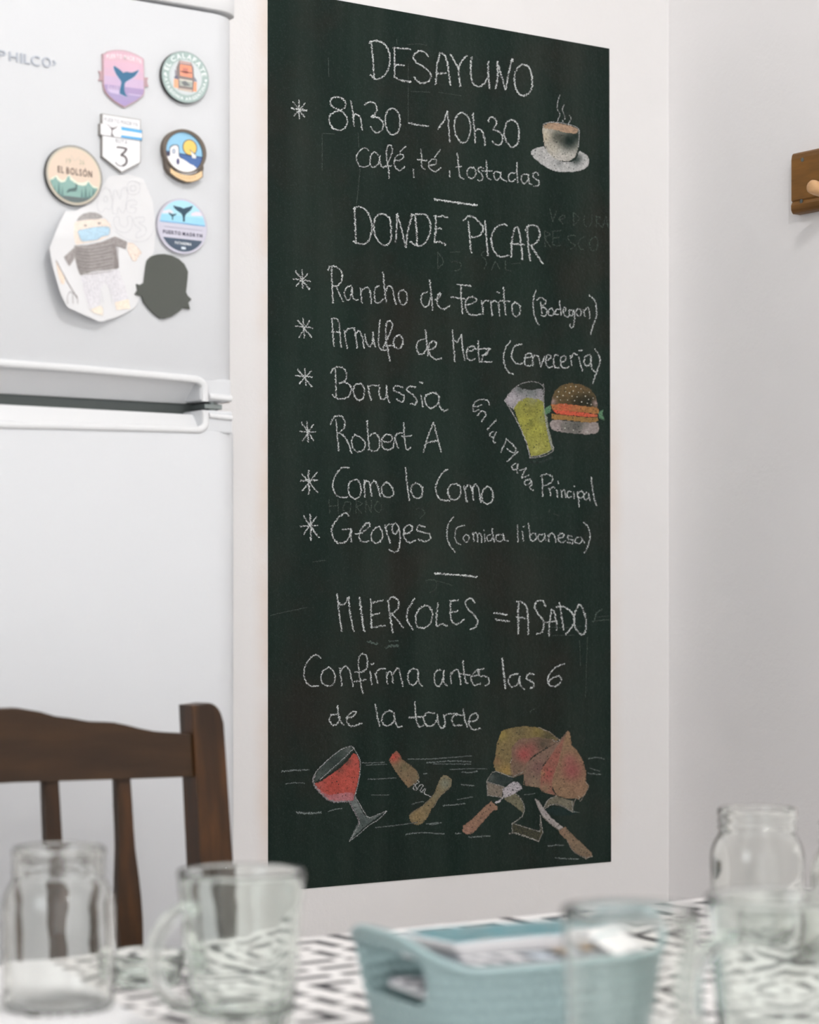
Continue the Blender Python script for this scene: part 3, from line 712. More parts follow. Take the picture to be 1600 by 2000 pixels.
# burger
g = Sheet(BY)
chalk_fill(g, 6, [(948,445),(952,390),(975,335),(1020,295),(1090,272),(1180,282),(1250,318),(1295,375),(1306,425),(1306,462),(1240,462),(1150,448),(1050,438)], (104,88,58),
 [(1160,430,80,(48,48,38),.9),(1240,420,50,(40,44,38),.85),(960,420,28,(166,140,138),.9),(1296,430,26,(170,145,144),.9),(1090,320,70,(132,104,62),.6),(1030,330,50,(112,96,62),.5),(1200,300,40,(120,92,60),.5)])
chalk_fill(g, 6, [(946,440),(1050,434),(1150,448),(1300,463),(1316,480),(1315,515),(1200,502),(1080,495),(960,482)], (176,120,66), [(1050,450,80,(214,96,66),.85),(1150,455,40,(200,110,70),.5)], lift=0.00027)
chalk_fill(g, 6, [(962,483),(1100,493),(1200,503),(1310,520),(1308,540),(1200,534),(1080,524),(990,512)], (226,92,66), [(1290,530,40,(196,112,70),.6)], lift=0.0003)
chalk_fill(g, 6, [(950,512),(1080,528),(1200,538),(1310,545),(1318,572),(1250,582),(1150,572),(1060,562),(952,556)], (164,122,64), [(1250,560,60,(150,116,70),.5)], lift=0.00029)
chalk_fill(g, 6, [(938,585),(965,562),(1060,566),(1160,576),(1300,582),(1318,610),(1316,645),(1290,668),(1200,672),(1080,662),(980,646),(945,622)], (160,148,144),
 [(1150,610,75,(84,88,82),.85),(1060,612,50,(104,104,98),.7),(1220,655,50,(186,172,168),.6),(990,620,40,(178,162,160),.6)], smooth=True)
for x, y in ((1005,340),(1060,310),(1100,300),(1040,370),(1140,300),(1180,318),(1120,335),(1160,345),(1200,345),(1245,345),(1215,375),(1110,375),(1060,340),(1075,405),(1020,405),(1130,410),(1185,420),(1240,400),(1275,390),(995,380),(1090,350),(1230,430),(1050,440),(1260,440),(1150,380),(1055,625),(1230,655),(1120,640)):
    r = random.uniform(0.8, 1.5); cx, cy = 840+x/4, 680+y/4
    g.raw([(cx+r*math.cos(k*1.26), cy+r*math.sin(k*1.26)) for k in range(5)], (.58,.56,.48), 0.0004)
g.build('chalk_burger_drawing', M['chalk'], board, 'brown and red chalk burger with seeded bun')
for poly_, strk, cc in (([(885,495),(912,460),(942,447),(945,495),(905,522)], '@6 ~885,520 890,480 925,500 935,455', (96,140,104)), ([(1312,500),(1356,480),(1345,520),(1362,556),(1325,548)], '@6 ~1355,482 1320,510 1350,530 1362,560 1325,545', (100,150,112))):
    g = Sheet(BY); chalk_fill(g, 6, poly_, cc); chalk_strokes(g, parse(strk), 2.2, (120, 170, 130))
    g.build('chalk_lettuce', M['chalk'], board, 'green chalk lettuce end')
# wine glass
g = Sheet(BY)
chalk_fill(g, 9, [(370,575),(400,510),(470,430),(550,360),(640,315),(678,318),(650,375),(590,440),(500,515),(410,572),(385,592)], (72,84,80), [(420,540,40,(92,102,98),.6),(640,330,40,(110,116,112),.6),(540,430,50,(50,64,60),.6)])
chalk_fill(g, 9, [(375,600),(430,585),(500,535),(580,480),(640,420),(680,365),(712,380),(728,430),(728,520),(712,610),(690,690),(640,680),(560,700),(460,690),(410,640)], (196,84,72),
 [(640,430,30,(96,70,62),.8),(580,500,34,(110,72,62),.7),(420,600,50,(190,96,88),.6),(600,590,80,(206,88,74),.7),(700,450,40,(190,90,80),.5),(520,620,60,(176,70,60),.5)], lift=0.00028)
chalk_fill(g, 9, [(372,605),(430,660),(490,690),(570,680),(660,668),(690,690),(680,735),(600,742),(520,742),(470,720),(410,665)], (190,110,114), [(600,715,60,(198,128,134),.6)], lift=0.00032)
chalk_fill(g, 9, [(640,735),(690,690),(720,760),(760,840),(800,868),(930,820),(860,870),(780,930),(700,1000),(655,1050),(690,960),(722,900),(700,820)], (104,114,112), [(700,780,50,(140,146,144),.6),(760,900,50,(70,84,80),.6),(680,1010,40,(150,156,152),.5)], lift=0.00026)
chalk_strokes(g, parse('@9 ~670,308 600,328 500,400 400,500 366,560 378,598;~682,330 600,410 500,500 420,570;~678,315 715,380 735,440 730,540 710,640 697,700 730,760 770,830 805,867 870,845 942,815;~650,1052 720,1000 800,930 880,880 942,818;~648,1050 690,985 722,930'), 2.2)
chalk_strokes(g, parse('@9 ~=5 378,540 366,575 385,630 460,710 520,742 600,738 645,745;~=4 650,745 690,820 725,890 722,930'), 4, (150, 146, 148))
g.build('chalk_wine_glass_drawing', M['chalk'], board, 'tilted chalk wine glass of red wine')
# corkscrew
g = Sheet(BY)
chalk_fill(g, 9, [(960,420),(988,370),(1020,345),(1045,375),(1060,412),(1130,460),(1180,510),(1190,562),(1160,600),(1112,636),(1072,590),(1000,490)], (134,114,86),
 [(995,395,42,(206,86,72),1.0),(1035,380,24,(190,90,76),.7),(1150,570,40,(120,106,82),.6),(1080,470,30,(110,110,78),.5),(1110,590,30,(160,120,84),.5)])
chalk_fill(g, 9, [(1352,580),(1375,545),(1410,538),(1445,568),(1446,618),(1408,660),(1355,705),(1305,780),(1262,860),(1228,905),(1180,925),(1132,902),(1120,852),(1160,812),(1230,770),(1295,705),(1328,640)], (140,122,88),
 [(1400,600,56,(128,132,116),.9),(1180,860,50,(156,130,86),.7),(1320,690,40,(120,118,96),.6)], smooth=True)
chalk_strokes(g, parse('@9 ~1180,575 1195,590 1165,610 1150,640 1175,650 1200,615 1225,615 1205,655 1215,668 1245,640 1235,680 1260,690 1290,705;~1155,605 1170,625 1180,640'), 2.6)
chalk_strokes(g, parse('@9 ~1120,850 1160,812 1230,770 1290,710;~1440,620 1400,662 1350,712 1305,790;~1180,510 1192,562 1160,600'), 1.8, (176, 164, 140))
g.build('chalk_corkscrew_drawing', M['chalk'], board, 'brown chalk corkscrew with white spiral and red-tipped cork')
# garlic and bread, ribbons, brush and knife
g = Sheet(BY)
chalk_fill(g, 10, [(495,440),(510,400),(522,290),(560,190),(640,165),(740,153),(860,165),(930,200),(1005,252),(960,300),(860,300),(720,300),(650,400),(645,540),(560,530),(510,500)], (136,118,78),
 [(560,220,50,(166,146,70),.7),(590,500,50,(172,138,72),.8),(840,200,50,(140,124,62),.6),(920,240,50,(86,84,60),.8),(520,430,36,(150,110,80),.6),(700,190,40,(110,102,72),.6)])
chalk_fill(g, 10, [(640,320),(700,250),(850,240),(980,258),(1002,275),(890,335),(800,390),(752,455),(748,520),(650,553),(632,470)], (134,108,90),
 [(735,375,60,(186,84,84),.9),(800,330,60,(160,88,82),.6),(890,290,55,(92,84,70),.8),(680,470,50,(122,104,86),.5)], lift=0.00026)
chalk_fill(g, 10, [(757,440),(830,380),(960,300),(1010,270),(1040,230),(1075,190),(1095,212),(1060,260),(1000,330),(930,400),(880,460),(862,560),(862,632),(740,612),(735,535)], (140,112,96),
 [(850,480,60,(130,92,90),.7),(780,560,50,(128,108,92),.5),(820,605,50,(150,130,104),.6)], lift=0.0003)
chalk_fill(g, 10, [(868,500),(920,420),(1000,300),(1050,240),(1040,330),(1010,440),(965,560),(955,650),(985,695),(900,670),(860,640),(862,570)], (156,104,88),
 [(920,520,50,(178,84,80),.8),(980,400,50,(172,98,86),.7),(900,640,40,(150,130,100),.7),(880,520,26,(170,140,90),.5)], lift=0.00034)
chalk_fill(g, 10, [(1075,190),(1095,208),(1105,300),(1150,345),(1195,420),(1222,520),(1215,580),(1240,620),(1212,690),(1165,722),(1060,715),(990,692),(955,620),(960,560),(1002,450),(1028,340),(1050,250)], (152,120,92),
 [(1110,500,75,(164,84,86),.85),(1090,420,50,(166,96,92),.7),(1010,600,40,(160,126,98),.5),(1080,260,40,(158,124,88),.6),(1150,650,50,(160,120,96),.6)], lift=0.00038)
chalk_strokes(g, parse('@10 ~640,400 630,470 648,550 700,530 745,505;~760,438 740,510 735,580 740,612 862,632;~1028,340 1000,450 960,560 955,620;~870,500 862,580 862,640 900,672 985,690;~860,165 930,198 985,240 1010,262'), 1.8, (170, 150, 122))
chalk_strokes(g, parse('@10 ~640,400 628,440;~850,165 930,198 985,240 1012,262 980,275 960,258;~1215,590 1240,625 1205,690 1175,740 1160,700 1130,740 1110,825'), 2.2, (196, 188, 176))
g.build('chalk_garlic_drawing', M['chalk'], board, 'pink and tan chalk garlic cloves and a yellow wedge')
g = Sheet(BY)
chalk_fill(g, 10, [(445,592),(575,625),(562,705),(450,693)], (138,126,112)); chalk_fill(g, 10, [(445,585),(468,545),(512,508),(640,550),(650,580),(570,620)], (58,70,68), [(480,560,30,(100,106,102),.7)])
chalk_fill(g, 10, [(575,720),(660,678),(705,715),(735,790),(730,835),(690,800),(640,762)], (122,118,94)); chalk_fill(g, 10, [(890,788),(925,728),(990,700),(1080,728),(1125,742),(1112,822),(1040,782),(965,765)], (120,114,96), [(1060,750,50,(146,138,120),.5)])
chalk_fill(g, 10, [(645,912),(860,975),(852,1050),(648,985)], (84,82,64), cell=1.2, skip=0.25); chalk_fill(g, 10, [(860,975),(868,880),(880,985),(852,1050)], (96,90,66), cell=1.2, skip=0.2)
chalk_fill(g, 10, [(900,810),(960,780),(1030,790),(1150,830),(1100,850),(960,850)], (40,56,54), lift=0.00012)
chalk_strokes(g, parse('@10 /445,590 450,695;/450,695 570,710;/443,588 582,628;~443,588 465,545 512,508 640,552;~660,672 710,720 737,790 725,850 690,882 648,912;/645,912 862,978;/640,912 645,988;/=3.4 620,995 650,985;~=3.6 645,985 740,1010 850,1055;/852,1050 880,985;~880,985 868,900 862,850;/862,978 862,880;~888,792 925,728 990,698;~900,795 960,765 1030,775 1115,825;/1115,825 1110,740;~648,550 730,510'), 2.3, (190, 188, 180))
g.build('chalk_ribbon_drawing', M['chalk'], board, 'chalk outline of a curling ribbon')
g = Sheet(BY)
chalk_fill(g, 10, [(478,738),(532,788),(525,810),(495,808),(400,920),(332,990),(290,1000),(253,975),(262,930),(330,880),(420,790)], (158,120,98), [(290,970,40,(176,128,110),.6),(400,850,50,(146,112,90),.4)])
chalk_fill(g, 10, [(565,655),(650,590),(692,600),(720,640),(660,680),(600,712),(575,700)], (192,184,190), skip=0.12, lift=0.0003)
chalk_strokes(g, parse('@10 ~=5 515,755 560,720 600,690;~=3 570,650 650,592 695,605 718,640;~600,640 690,620;~590,690 700,640;~600,670 660,600'), 3.0, (208, 204, 208))
g.build('chalk_brush_drawing', M['chalk'], board, 'brown-handled chalk brush with white bristles')
g = Sheet(BY)
chalk_fill(g, 10, [(822,722),(848,735),(888,795),(950,870),(1042,945),(1012,968),(930,905),(868,840),(838,775)], (172,164,160), [(900,840,50,(184,176,176),.5)])
chalk_fill(g, 10, [(1002,965),(1058,940),(1110,1000),(1200,1080),(1270,1150),(1262,1172),(1215,1186),(1120,1130),(1070,1042),(1020,1000)], (144,120,96), [(1180,1110,60,(134,118,96),.5),(1040,970,40,(168,132,110),.6)])
chalk_strokes(g, parse('@10 ~870,845 930,908 1010,968;~1070,1042 1120,1130 1215,1186;/=3 1205,1170 1218,1188 1268,1168'), 2.0, (186, 178, 166))
g.build('chalk_knife_drawing', M['chalk'], board, 'grey-bladed chalk knife with a brown handle')
lettering('@9 ~=3.4 120,508 220,498 335,494;~=2.6 150,604 220,596 300,598;~=4.4 235,826 330,834 430,828;~=2.4 480,822 540,803 592,797;~=2.4 745,440 830,440 925,435;/=2 780,458 940,450;~=2.6 795,568 880,565 1015,557;~=2.4 1105,410 1300,408 1605,385;~=3 1255,440 1450,425 1600,432;~=2.2 1300,448 1600,450;~=2.4 855,945 1000,930 1180,905;~=3 1090,1000 1200,985 1390,995;/=2.4 1250,917 1345,905;~=2.6 1140,762 1190,748 1230,742;/=3 1232,525 1258,523;/=2 1435,492 1600,485;~=2 820,690 900,692 960,690;'
 '@10 ~=2.2 160,492 300,485 445,486;~=3 250,512 310,516 370,505;~=3 100,775 180,768 275,758;~=3 245,608 290,614 345,618;/=2.4 215,728 335,705;~=3.4 0,918 40,920 90,905;~=3 200,992 245,992;~=3.4 305,1022 380,1015 475,1010;~=3 1235,408 1300,398 1362,410;/=2.4 1250,480 1325,505;/=3 1235,522 1335,532;~=3 925,1092 980,1084 1045,1082;~=3 980,1182 1060,1188 1160,1190;/=2 735,690 820,680;/=2.4 1100,815 1165,828',
 'thin smeared tabletop lines round the drawings', 2.2, (140, 150, 148), name='chalk_smear', gap=2000, under=0.42)

# ------------------------------------------------------------------ refrigerator
fr_l, fr_r = 0.862, on_y(479, 1000, YF).x
fz_gap = on_y(200, 791, YF).z
zt = on_y(398, 20, YF).z
fridge = thing('refrigerator', 'white two-door refrigerator covered in souvenir magnets behind the wooden chair', 'refrigerator', ((fr_l+fr_r)/2, YF+0.3, 0))
bm = bmesh.new(); bm_box(bm, fr_l+0.004, fr_r-0.003, YF+0.052, YF+0.60, 0.03, zt+0.015, 0.006)
from_bm('cabinet_body', bm, M['white_enamel'], fridge)
# top cap overhanging the door, corner rounded back
def front_round(x0, x1, y, z0, z1, rad, m, name, parent, depth=0.05, notch=None, bev=0.0025):
    """door slab, plan outline with rounded front corners, optional notch (xn, zn, 'bottom'|'top') cut in the face"""
    plan = []
    for k in range(9):
        a = PI/2*k/8; plan.append((x1-rad+rad*math.sin(a), y+rad*0.8-rad*0.8*math.cos(a)))
    left = []
    for k in range(9):
        a = PI/2*(8-k)/8; left.append((x0+rad-rad*math.sin(a), y+rad*0.8-rad*0.8*math.cos(a)))
    line_ = [(x0, y+depth)]+left
    n = 24
    for k in range(1, n): line_.append((x0+rad+(x1-x0-2*rad)*k/n, y))
    line_ += plan+[(x1, y+depth)]
    def column(xa, za, zb):
        return za, zb
    bm = bmesh.new(); rows = []
    zs = [z0, z0+bev*0.3, z0+bev, z1-bev, z1-bev*0.3, z1]; ins = [bev, bev*0.3, 0, 0, bev*0.3, bev]
    for z, s in zip(zs, ins):
        rows.append([bm.verts.new((max(x0+s, min(x1-s, p[0])), p[1]+(s if p[1] < y+depth-0.001 else 0), z)) for p in line_])
    for a, b in zip(rows, rows[1:]):
        for i in range(len(a)-1): bm.faces.new((a[i], a[i+1], b[i+1], b[i]))
    for a in rows: pass
    bm.faces.new(rows[0][::-1]); bm.faces.new(rows[-1])
    for a, b in zip(rows, rows[1:]): bm.faces.new((a[-1], a[0], b[0], b[-1]))
    o = from_bm(name, bm, m, parent)
    me = o.data; me.polygons.foreach_set('use_smooth', [True]*len(me.polygons))
    try: me.set_sharp_from_angle(angle=math.radians(35))
    except Exception: pass
    return o
front_round(fr_l, fr_r-0.002, YF-0.004, zt+0.002, zt+0.030, 0.042, M['white_plastic'], 'top_cap', fridge, 0.5, bev=0.002)
xn = on_y(392, 760, YF).x
z_rt = on_y(200, 731, YF).z; z_ub = on_y(430, 784, YF).z; z_lt = on_y(430, 802, YF).z; z_rb = on_y(200, 830, YF).z
ud = front_round(fr_l, fr_r-0.006, YF, z_rt, zt-0.001, 0.042, M['white_enamel'], 'freezer_door', fridge, 0.048)
bm = bmesh.new()
bm_box(bm, xn, on_y(452, 780, YF).x, YF+0.0006, YF+0.047, z_ub, z_rt+0.003, 0.0025)
from_bm('door_corner', bm, M['white_enamel'], ud)
# sloping grip behind the notch
bm = bmesh.new()
prism(bm, [Vector((fr_l+0.004, YF+0.004, z_rt+0.004)), Vector((fr_l+0.004, YF+0.040, z_ub-0.001)), Vector((fr_l+0.004, YF+0.047, z_ub-0.001)), Vector((fr_l+0.004, YF+0.047, z_rt+0.004))], Vector((xn-fr_l, 0, 0)))
from_bm('grip_recess', bm, M['white_plastic'], ud)
ld = front_round(fr_l, fr_r-0.001, YF, 0.09, z_rb, 0.042, M['white_enamel'], 'fridge_door', fridge, 0.048)
bm = bmesh.new(); bm_box(bm, xn+0.002, on_y(455, 800, YF).x, YF+0.0006, YF+0.047, z_rb-0.003, z_lt, 0.0025)
from_bm('door_corner', bm, M['white_enamel'], ld)
bm = bmesh.new()
z_lg = on_y(200, 797, YF).z
prism(bm, [Vector((fr_l+0.004, YF+0.003, z_rb-0.004)), Vector((fr_l+0.004, YF+0.022, z_lg)), Vector((fr_l+0.004, YF+0.047, z_lg)), Vector((fr_l+0.004, YF+0.047, z_rb-0.004))], Vector((xn-fr_l, 0, 0)))
from_bm('grip_recess', bm, M['white_plastic'], ld)
def strip(name, pts, w_, d_, parent, m=None):
    """raised lip following a path on the fridge front"""
    P = [on_y(a, b, YF) for a, b in pts]
    V, Fc = [], []
    n = len(P); K = 8
    for i, p in enumerate(P):
        t = (P[min(i+1, n-1)]-P[max(i-1, 0)]).normalized(); s = Vector((-t.z, 0, t.x))
        for k in range(K):
            a = PI*k/(K-1); V.append(p+s*(w_/2*math.cos(a))+Vector((0, 0.001-d_*math.sin(a)**0.6, 0)))
    for i in range(n-1):
        for k in range(K-1): Fc.append((i*K+k, i*K+k+1, (i+1)*K+k+1, (i+1)*K+k))
    return pydata(name, V, Fc, m or M['white_plastic'], parent, True)
def bend(pts): return resample(catmull(pts, 8), 3)
strip('grip_lip', [(-520, 688), (-250, 696), (0, 709), (150, 720), (300, 733)]+bend([(370, 740), (388, 743), (398, 752), (400, 766), (401, 784)]), 0.0088, 0.0035, ud)
strip('grip_lip', [(-520, 824), (-250, 826), (0, 830), (150, 833), (300, 837)]+bend([(370, 839), (390, 839), (400, 832), (402, 818), (401, 803)]), 0.0088, 0.0035, ld)
strip('bottom_bead', [(408, 774), (425, 776), (452, 779)], 0.0075, 0.003, ud)
strip('top_bead', [(408, 812), (425, 814), (453, 817)], 0.006, 0.003, ld)
box('gasket_strip', fr_r-0.005, fr_r-0.0035, YF+0.03, YF+0.05, z_ub+0.002, on_y(440, 690, YF).z, M['gasket'], fridge)
box('gap_shadow_panel', fr_l+0.01, fr_r-0.012, YF+0.046, YF+0.054, z_rb, z_rt, M['dark'], fridge)
hx = on_y(436, 795, YF).x; hz = (z_ub+z_lt)/2
hin = box('hinge', hx-0.018, hx+0.006, YF+0.012, YF+0.05, hz-0.003, hz+0.003, M['steel'], fridge, 0.001)
bm = bmesh.new(); bmesh.ops.create_cone(bm, cap_ends=True, segments=20, radius1=0.0045, radius2=0.0045, depth=z_ub-z_lt)
bmesh.ops.translate(bm, vec=(hx-0.004, YF+0.02, hz), verts=bm.verts)
from_bm('hinge_pin', bm, M['steel'], hin)
for fx in (fr_l+0.06, fr_r-0.06):
    for fy in (YF+0.10, YF+0.54):
        bm = bmesh.new(); bmesh.ops.create_cone(bm, cap_ends=True, segments=16, radius1=0.02, radius2=0.016, depth=0.034)
        bmesh.ops.translate(bm, vec=(fx, fy, 0.017), verts=bm.verts); from_bm('foot', bm, M['dark'], fridge)
# maker's badge
sh = Sheet(YF-0.0016)
for ch, x, wd, yb, hh in (('P', -6, 18, 114.5, 18.5), ('H', 18.5, 17, 118.5, 18.5), ('I', 40.5, 4, 122.5, 19.5), ('L', 48, 11, 123.5, 19), ('C', 61, 17, 126.5, 19.5), ('O', 83, 17, 129.5, 19.5), ('>', 103.5, 7, 127, 9)):
    V, Fc, gw = glyph(ch, 0.0)
    if ch == '>': V = [(0,0), (.35,0), (1,.5), (.35,1), (0,1), (.45,.5)]; Fc = [(0,1,2,5), (5,2,3,4)]; gw = 1; k_ = 1
    else: k_ = 0.70
    y_lo = 0
    P = [(x+v[0]/gw*wd, yb+v[0]/gw*wd*0.16-v[1]/k_*hh) for v in V]
    sh.mesh(P, Fc, (1,1,1), 0)
n0 = len(sh.V)
bm = bmesh.new()
vs = [bm.verts.new(v) for v in sh.V]
for f in sh.F:
    try: bm.faces.new([vs[i] for i in f])
    except ValueError: pass
r = bmesh.ops.extrude_face_region(bm, geom=bm.faces[:])
bmesh.ops.translate(bm, vec=(0, 0.0014, 0), verts=[g_ for g_ in r['geom'] if isinstance(g_, bmesh.types.BMVert)])
from_bm('maker_badge', bm, M['badge'], fridge)['label'] = 'silver raised lettering'
# ------------------------------------------------------------------ fridge magnets
def C8(r, g, b): return (lin(r), lin(g), lin(b))
def slab(name, sheet_org, pts, th, m, parent, smooth=False, y=None, bev=0.0004):
    ox, oy, k = sheet_org
    P = [(ox+p[0]/k, oy+p[1]/k) for p in pts]
    if smooth: P = catmull(P, 6, True)
    y = YF if y is None else y
    W = [on_y(p[0], p[1], y-th) for p in P]
    bm = bmesh.new(); prism(bm, W, Vector((0, th-0.0001, 0)))
    return from_bm(name, bm, m, parent)
def ell(cx, cy, rx, ry, rot=0.0, n=48, a0=0, a1=360):
    o = []
    full = (a1-a0) >= 360
    for k in range(n if full else n+1):
        a = math.radians(a0+(a1-a0)*k/n); x, y = rx*math.cos(a), -ry*math.sin(a)
        o.append((cx+x*math.cos(rot)-y*math.sin(rot), cy+x*math.sin(rot)+y*math.cos(rot)))
    return o
def skew_circle(cx, cy, rx, ry, sh_, n=56, a0=0, a1=360):
    """circle on the receding door: ellipse sheared so that it drops to the right"""
    o = []; full = (a1-a0) >= 360
    for k in range(n if full else n+1):
        a = math.radians(a0+(a1-a0)*k/n); x = rx*math.cos(a)
        o.append((cx+x, cy-ry*math.sin(a)+sh_*x))
    return o
def clip(pts, P): return pts
def magnet(label, cx, cy, name='fridge_magnet'):
    return thing(name, label, 'magnet', tuple(on_y(cx, cy, YF)), 'souvenir magnets on the refrigerator door')

# 1 pink shield with a whale tail
O = (185, 90, 13.333); TH = 0.003
mg = magnet('pink and violet shield magnet with a blue whale tail', 242, 205)
out1 = [(205,200),(262,190),(340,135),(480,105),(600,98),(760,110),(900,145),(1050,200),(1170,262),(1262,318),(1280,350),(1290,700),(1300,1180),(1285,1260),(1200,1350),(1080,1440),(900,1535),(800,1590),(765,1592),(640,1520),(500,1430),(380,1320),(290,1210),(245,1110),(222,1000),(215,600)]
slab('magnet_body', O, out1, TH, M['pink_edge'], mg)
for pts in ([(230,648),(95,645),(140,720),(140,830),(95,895),(230,905)], [(1290,815),(1400,818),(1372,890),(1372,960),(1405,1050),(1290,1058)]):
    rb = slab('ribbon_end', O, pts, 0.0018, M['pink_edge'], mg)
s = Sheet(YF-TH, *O)
shr = [(235,215),(275,208),(350,155),(480,125),(600,118),(760,130),(900,165),(1040,218),(1160,280),(1248,330),(1262,360),(1272,700),(1280,1170),(1262,1248),(1185,1335),(1070,1420),(890,1512),(800,1560),(770,1562),(650,1500),(515,1410),(400,1305),(312,1200),(268,1105),(245,1000),(240,600)]
def band(y_top, y_bot, slope):   # part of the shield between two sloping lines
    o = []
    L = lambda p, yy: p[1]-(yy+slope*(p[0]-700))
    n = len(shr); dense = []
    for i in range(n):
        a, b = shr[i], shr[(i+1) % n]
        for k in range(6): dense.append((a[0]+(b[0]-a[0])*k/6, a[1]+(b[1]-a[1])*k/6))
    for p in dense:
        yy = min(max(p[1], y_top+slope*(p[0]-700)), y_bot+slope*(p[0]-700)); o.append((p[0], yy))
    return o
cols = [(-200,230,(218,182,196)),(230,420,(222,184,198)),(420,620,(222,184,202)),(620,820,(218,184,204)),(820,1050,(208,184,212)),(1050,1240,(174,154,194)),(1240,1400,(172,158,198)),(1400,1800,(172,154,198))]
dn = []
for i in range(len(shr)):
    a, b = shr[i], shr[(i+1) % len(shr)]
    for k in range(5): dn.append((a[0]+(b[0]-a[0])*k/5, a[1]+(b[1]-a[1])*k/5))
s.poly(shr, C8(228,197,212), 0.00015)
def hband(pl, ya, yb, slope, x_mid=700):
    """clip a polygon to ya < y - slope*(x - x_mid) < yb (Sutherland-Hodgman)"""
    for sgn, lim in ((1, ya), (-1, yb)):
        out = []
        f = lambda p: sgn*((p[1]-slope*(p[0]-x_mid))-lim)
        for i in range(len(pl)):
            a, b = pl[i], pl[(i+1) % len(pl)]; fa, fb = f(a), f(b)
            if fa >= 0: out.append(a)
            if (fa >= 0) != (fb >= 0):
                t = fa/(fa-fb); out.append((a[0]+(b[0]-a[0])*t, a[1]+(b[1]-a[1])*t))
        pl = out
        if len(pl) < 3: return []
    return pl
def bandpoly(s, pl, ya, yb, slope, col, lift, x_mid=700):
    q = hband(pl, ya, yb, slope, x_mid)
    if len(q) >= 3: s.poly(q, col, lift)
for ya, yb, c in cols: bandpoly(s, shr, ya, yb, 0.13, C8(*c), 0.00025)
for k in range(6): s.poly([(330+k*75,1170),(340+k*75,1010+(k % 3)*35),(385+k*75,1015+(k % 2)*40),(395+k*75,1180)], C8(196,178,208), 0.0003)
s.poly([(330,1110),(640,1150),(640,1260),(400,1210)], C8(208,194,222), 0.00032); s.poly([(860,1235),(1240,1280),(1200,1310),(900,1270)], C8(206,190,220), 0.00032)
tail = [(505,512),(560,545),(640,600),(700,650),(738,695),(790,678),(850,668),(920,690),(1000,685),(1080,650),(1145,615),(1140,650),(1090,730),(1040,790),(960,845),(880,890),(810,935),(785,980),(772,1080),(775,1150),(800,1240),(860,1335),(770,1300),(650,1235),(655,1130),(680,1030),(695,950),(680,900),(620,820),(560,730),(510,620),(490,550)]
s.poly([(p[0]+(p[0]-760)*0.05, p[1]+12) for p in tail], C8(206,200,228), 0.0004)
s.poly(tail, C8(60,112,146), 0.0005)
text_run(s, 'PUERTO MADRYN', 8.6, C8(252,244,246), 0.0007, lambda u, v: (242+u, 115.5+u*0.14+u*u*0.0036-v), gap=0.20, squeeze=0.8, bold=0.02, fit=68)
s.build('printed_face', M['print'], mg)

# 2 round grey magnet with an orange machine
O = (300, 90, 13.333); mg = magnet('round grey magnet with white ring lettering around an orange rucksack', 362, 205)
SH = 0.14; c2 = (825, 810)
slab('magnet_body', O, skew_circle(820, 812, 620, 672, SH), 0.005, M['black_edge'], mg)
s = Sheet(YF-0.005, *O)
s.poly(skew_circle(*c2, 612, 665, SH), C8(160,176,174), 0.00015); s.poly(skew_circle(*c2, 592, 645, SH), C8(170,190,186), 0.0003)
s.poly(skew_circle(835, 815, 428, 462, SH), C8(206,214,214), 0.00045); s.poly(skew_circle(850, 815, 395, 430, SH), C8(214,220,222), 0.00055)
def ringtext(txt, a_mid, inward, cap, r, spread, sq=0.75):
    cx, cy = 300+c2[0]/13.333, 90+c2[1]/13.333
    rx, ry = r*612/13.333, r*668/13.333
    sg = 1 if inward else -1
    def f(u, v):
        a = math.radians(a_mid+sg*u*spread); q = (-v if inward else v)
        x = (rx+q)*math.cos(a); y = -(ry+q)*math.sin(a)
        return (cx+x, cy+y+SH*x)
    text_run(s, txt, cap, C8(246,250,249), 0.0006, f, gap=0.22, squeeze=sq, bold=0.025)
ringtext('EL CALAFATE', 88, False, 9.0, 0.735, 1.72, 0.95)
ringtext('PATAGONIA ARGENTINA', 266, True, 6.0, 0.90, 1.72, 0.80)
for x, y in ((305,715),(1362,900)): s.poly(ell(x, y, 32, 34, n=12), C8(246,250,249), 0.0006)
orange = C8(240,158,128)
s.poly([(672,370),(980,430),(1040,560),(1065,930),(1030,1200),(640,1130),(600,800),(590,560),(640,440)], C8(140,128,126), 0.00065)
s.poly([(690,470),(990,520),(1010,700),(1010,830),(690,770),(680,600)], orange, 0.00075); s.poly([(700,640),(1000,690),(1000,720),(700,670)], C8(150,110,106), 0.0008)
s.poly([(760,560),(900,580),(900,740),(760,715)], C8(206,134,120), 0.0008); s.poly([(690,380),(960,430),(985,490),(680,450)], C8(200,170,165), 0.00075)
s.poly([(530,850),(640,870),(650,1100),(530,1070)], C8(246,180,142), 0.00075); s.poly([(1050,930),(1125,940),(1120,1190),(1030,1180)], C8(244,168,132), 0.00075)
s.poly([(670,850),(1010,900),(1010,1080),(680,1030)], C8(178,184,176), 0.00075); s.poly([(670,850),(1010,905),(1010,935),(670,880)], C8(228,222,210), 0.0008)
s.poly([(720,940),(830,900),(960,1030),(800,1040)], C8(120,124,126), 0.0008); s.poly([(650,1090),(1010,1140),(1005,1205),(650,1140)], C8(206,190,176), 0.0008)
s.poly([(530,800),(620,760),(650,860),(560,850)], C8(110,110,130), 0.0008); s.poly([(1060,800),(1120,880),(1130,930),(1060,920)], C8(140,146,160), 0.0008)
s.poly([(550,600),(590,640),(600,800),(560,780)], C8(150,146,160), 0.00078)
s.build('printed_face', M['print'], mg)

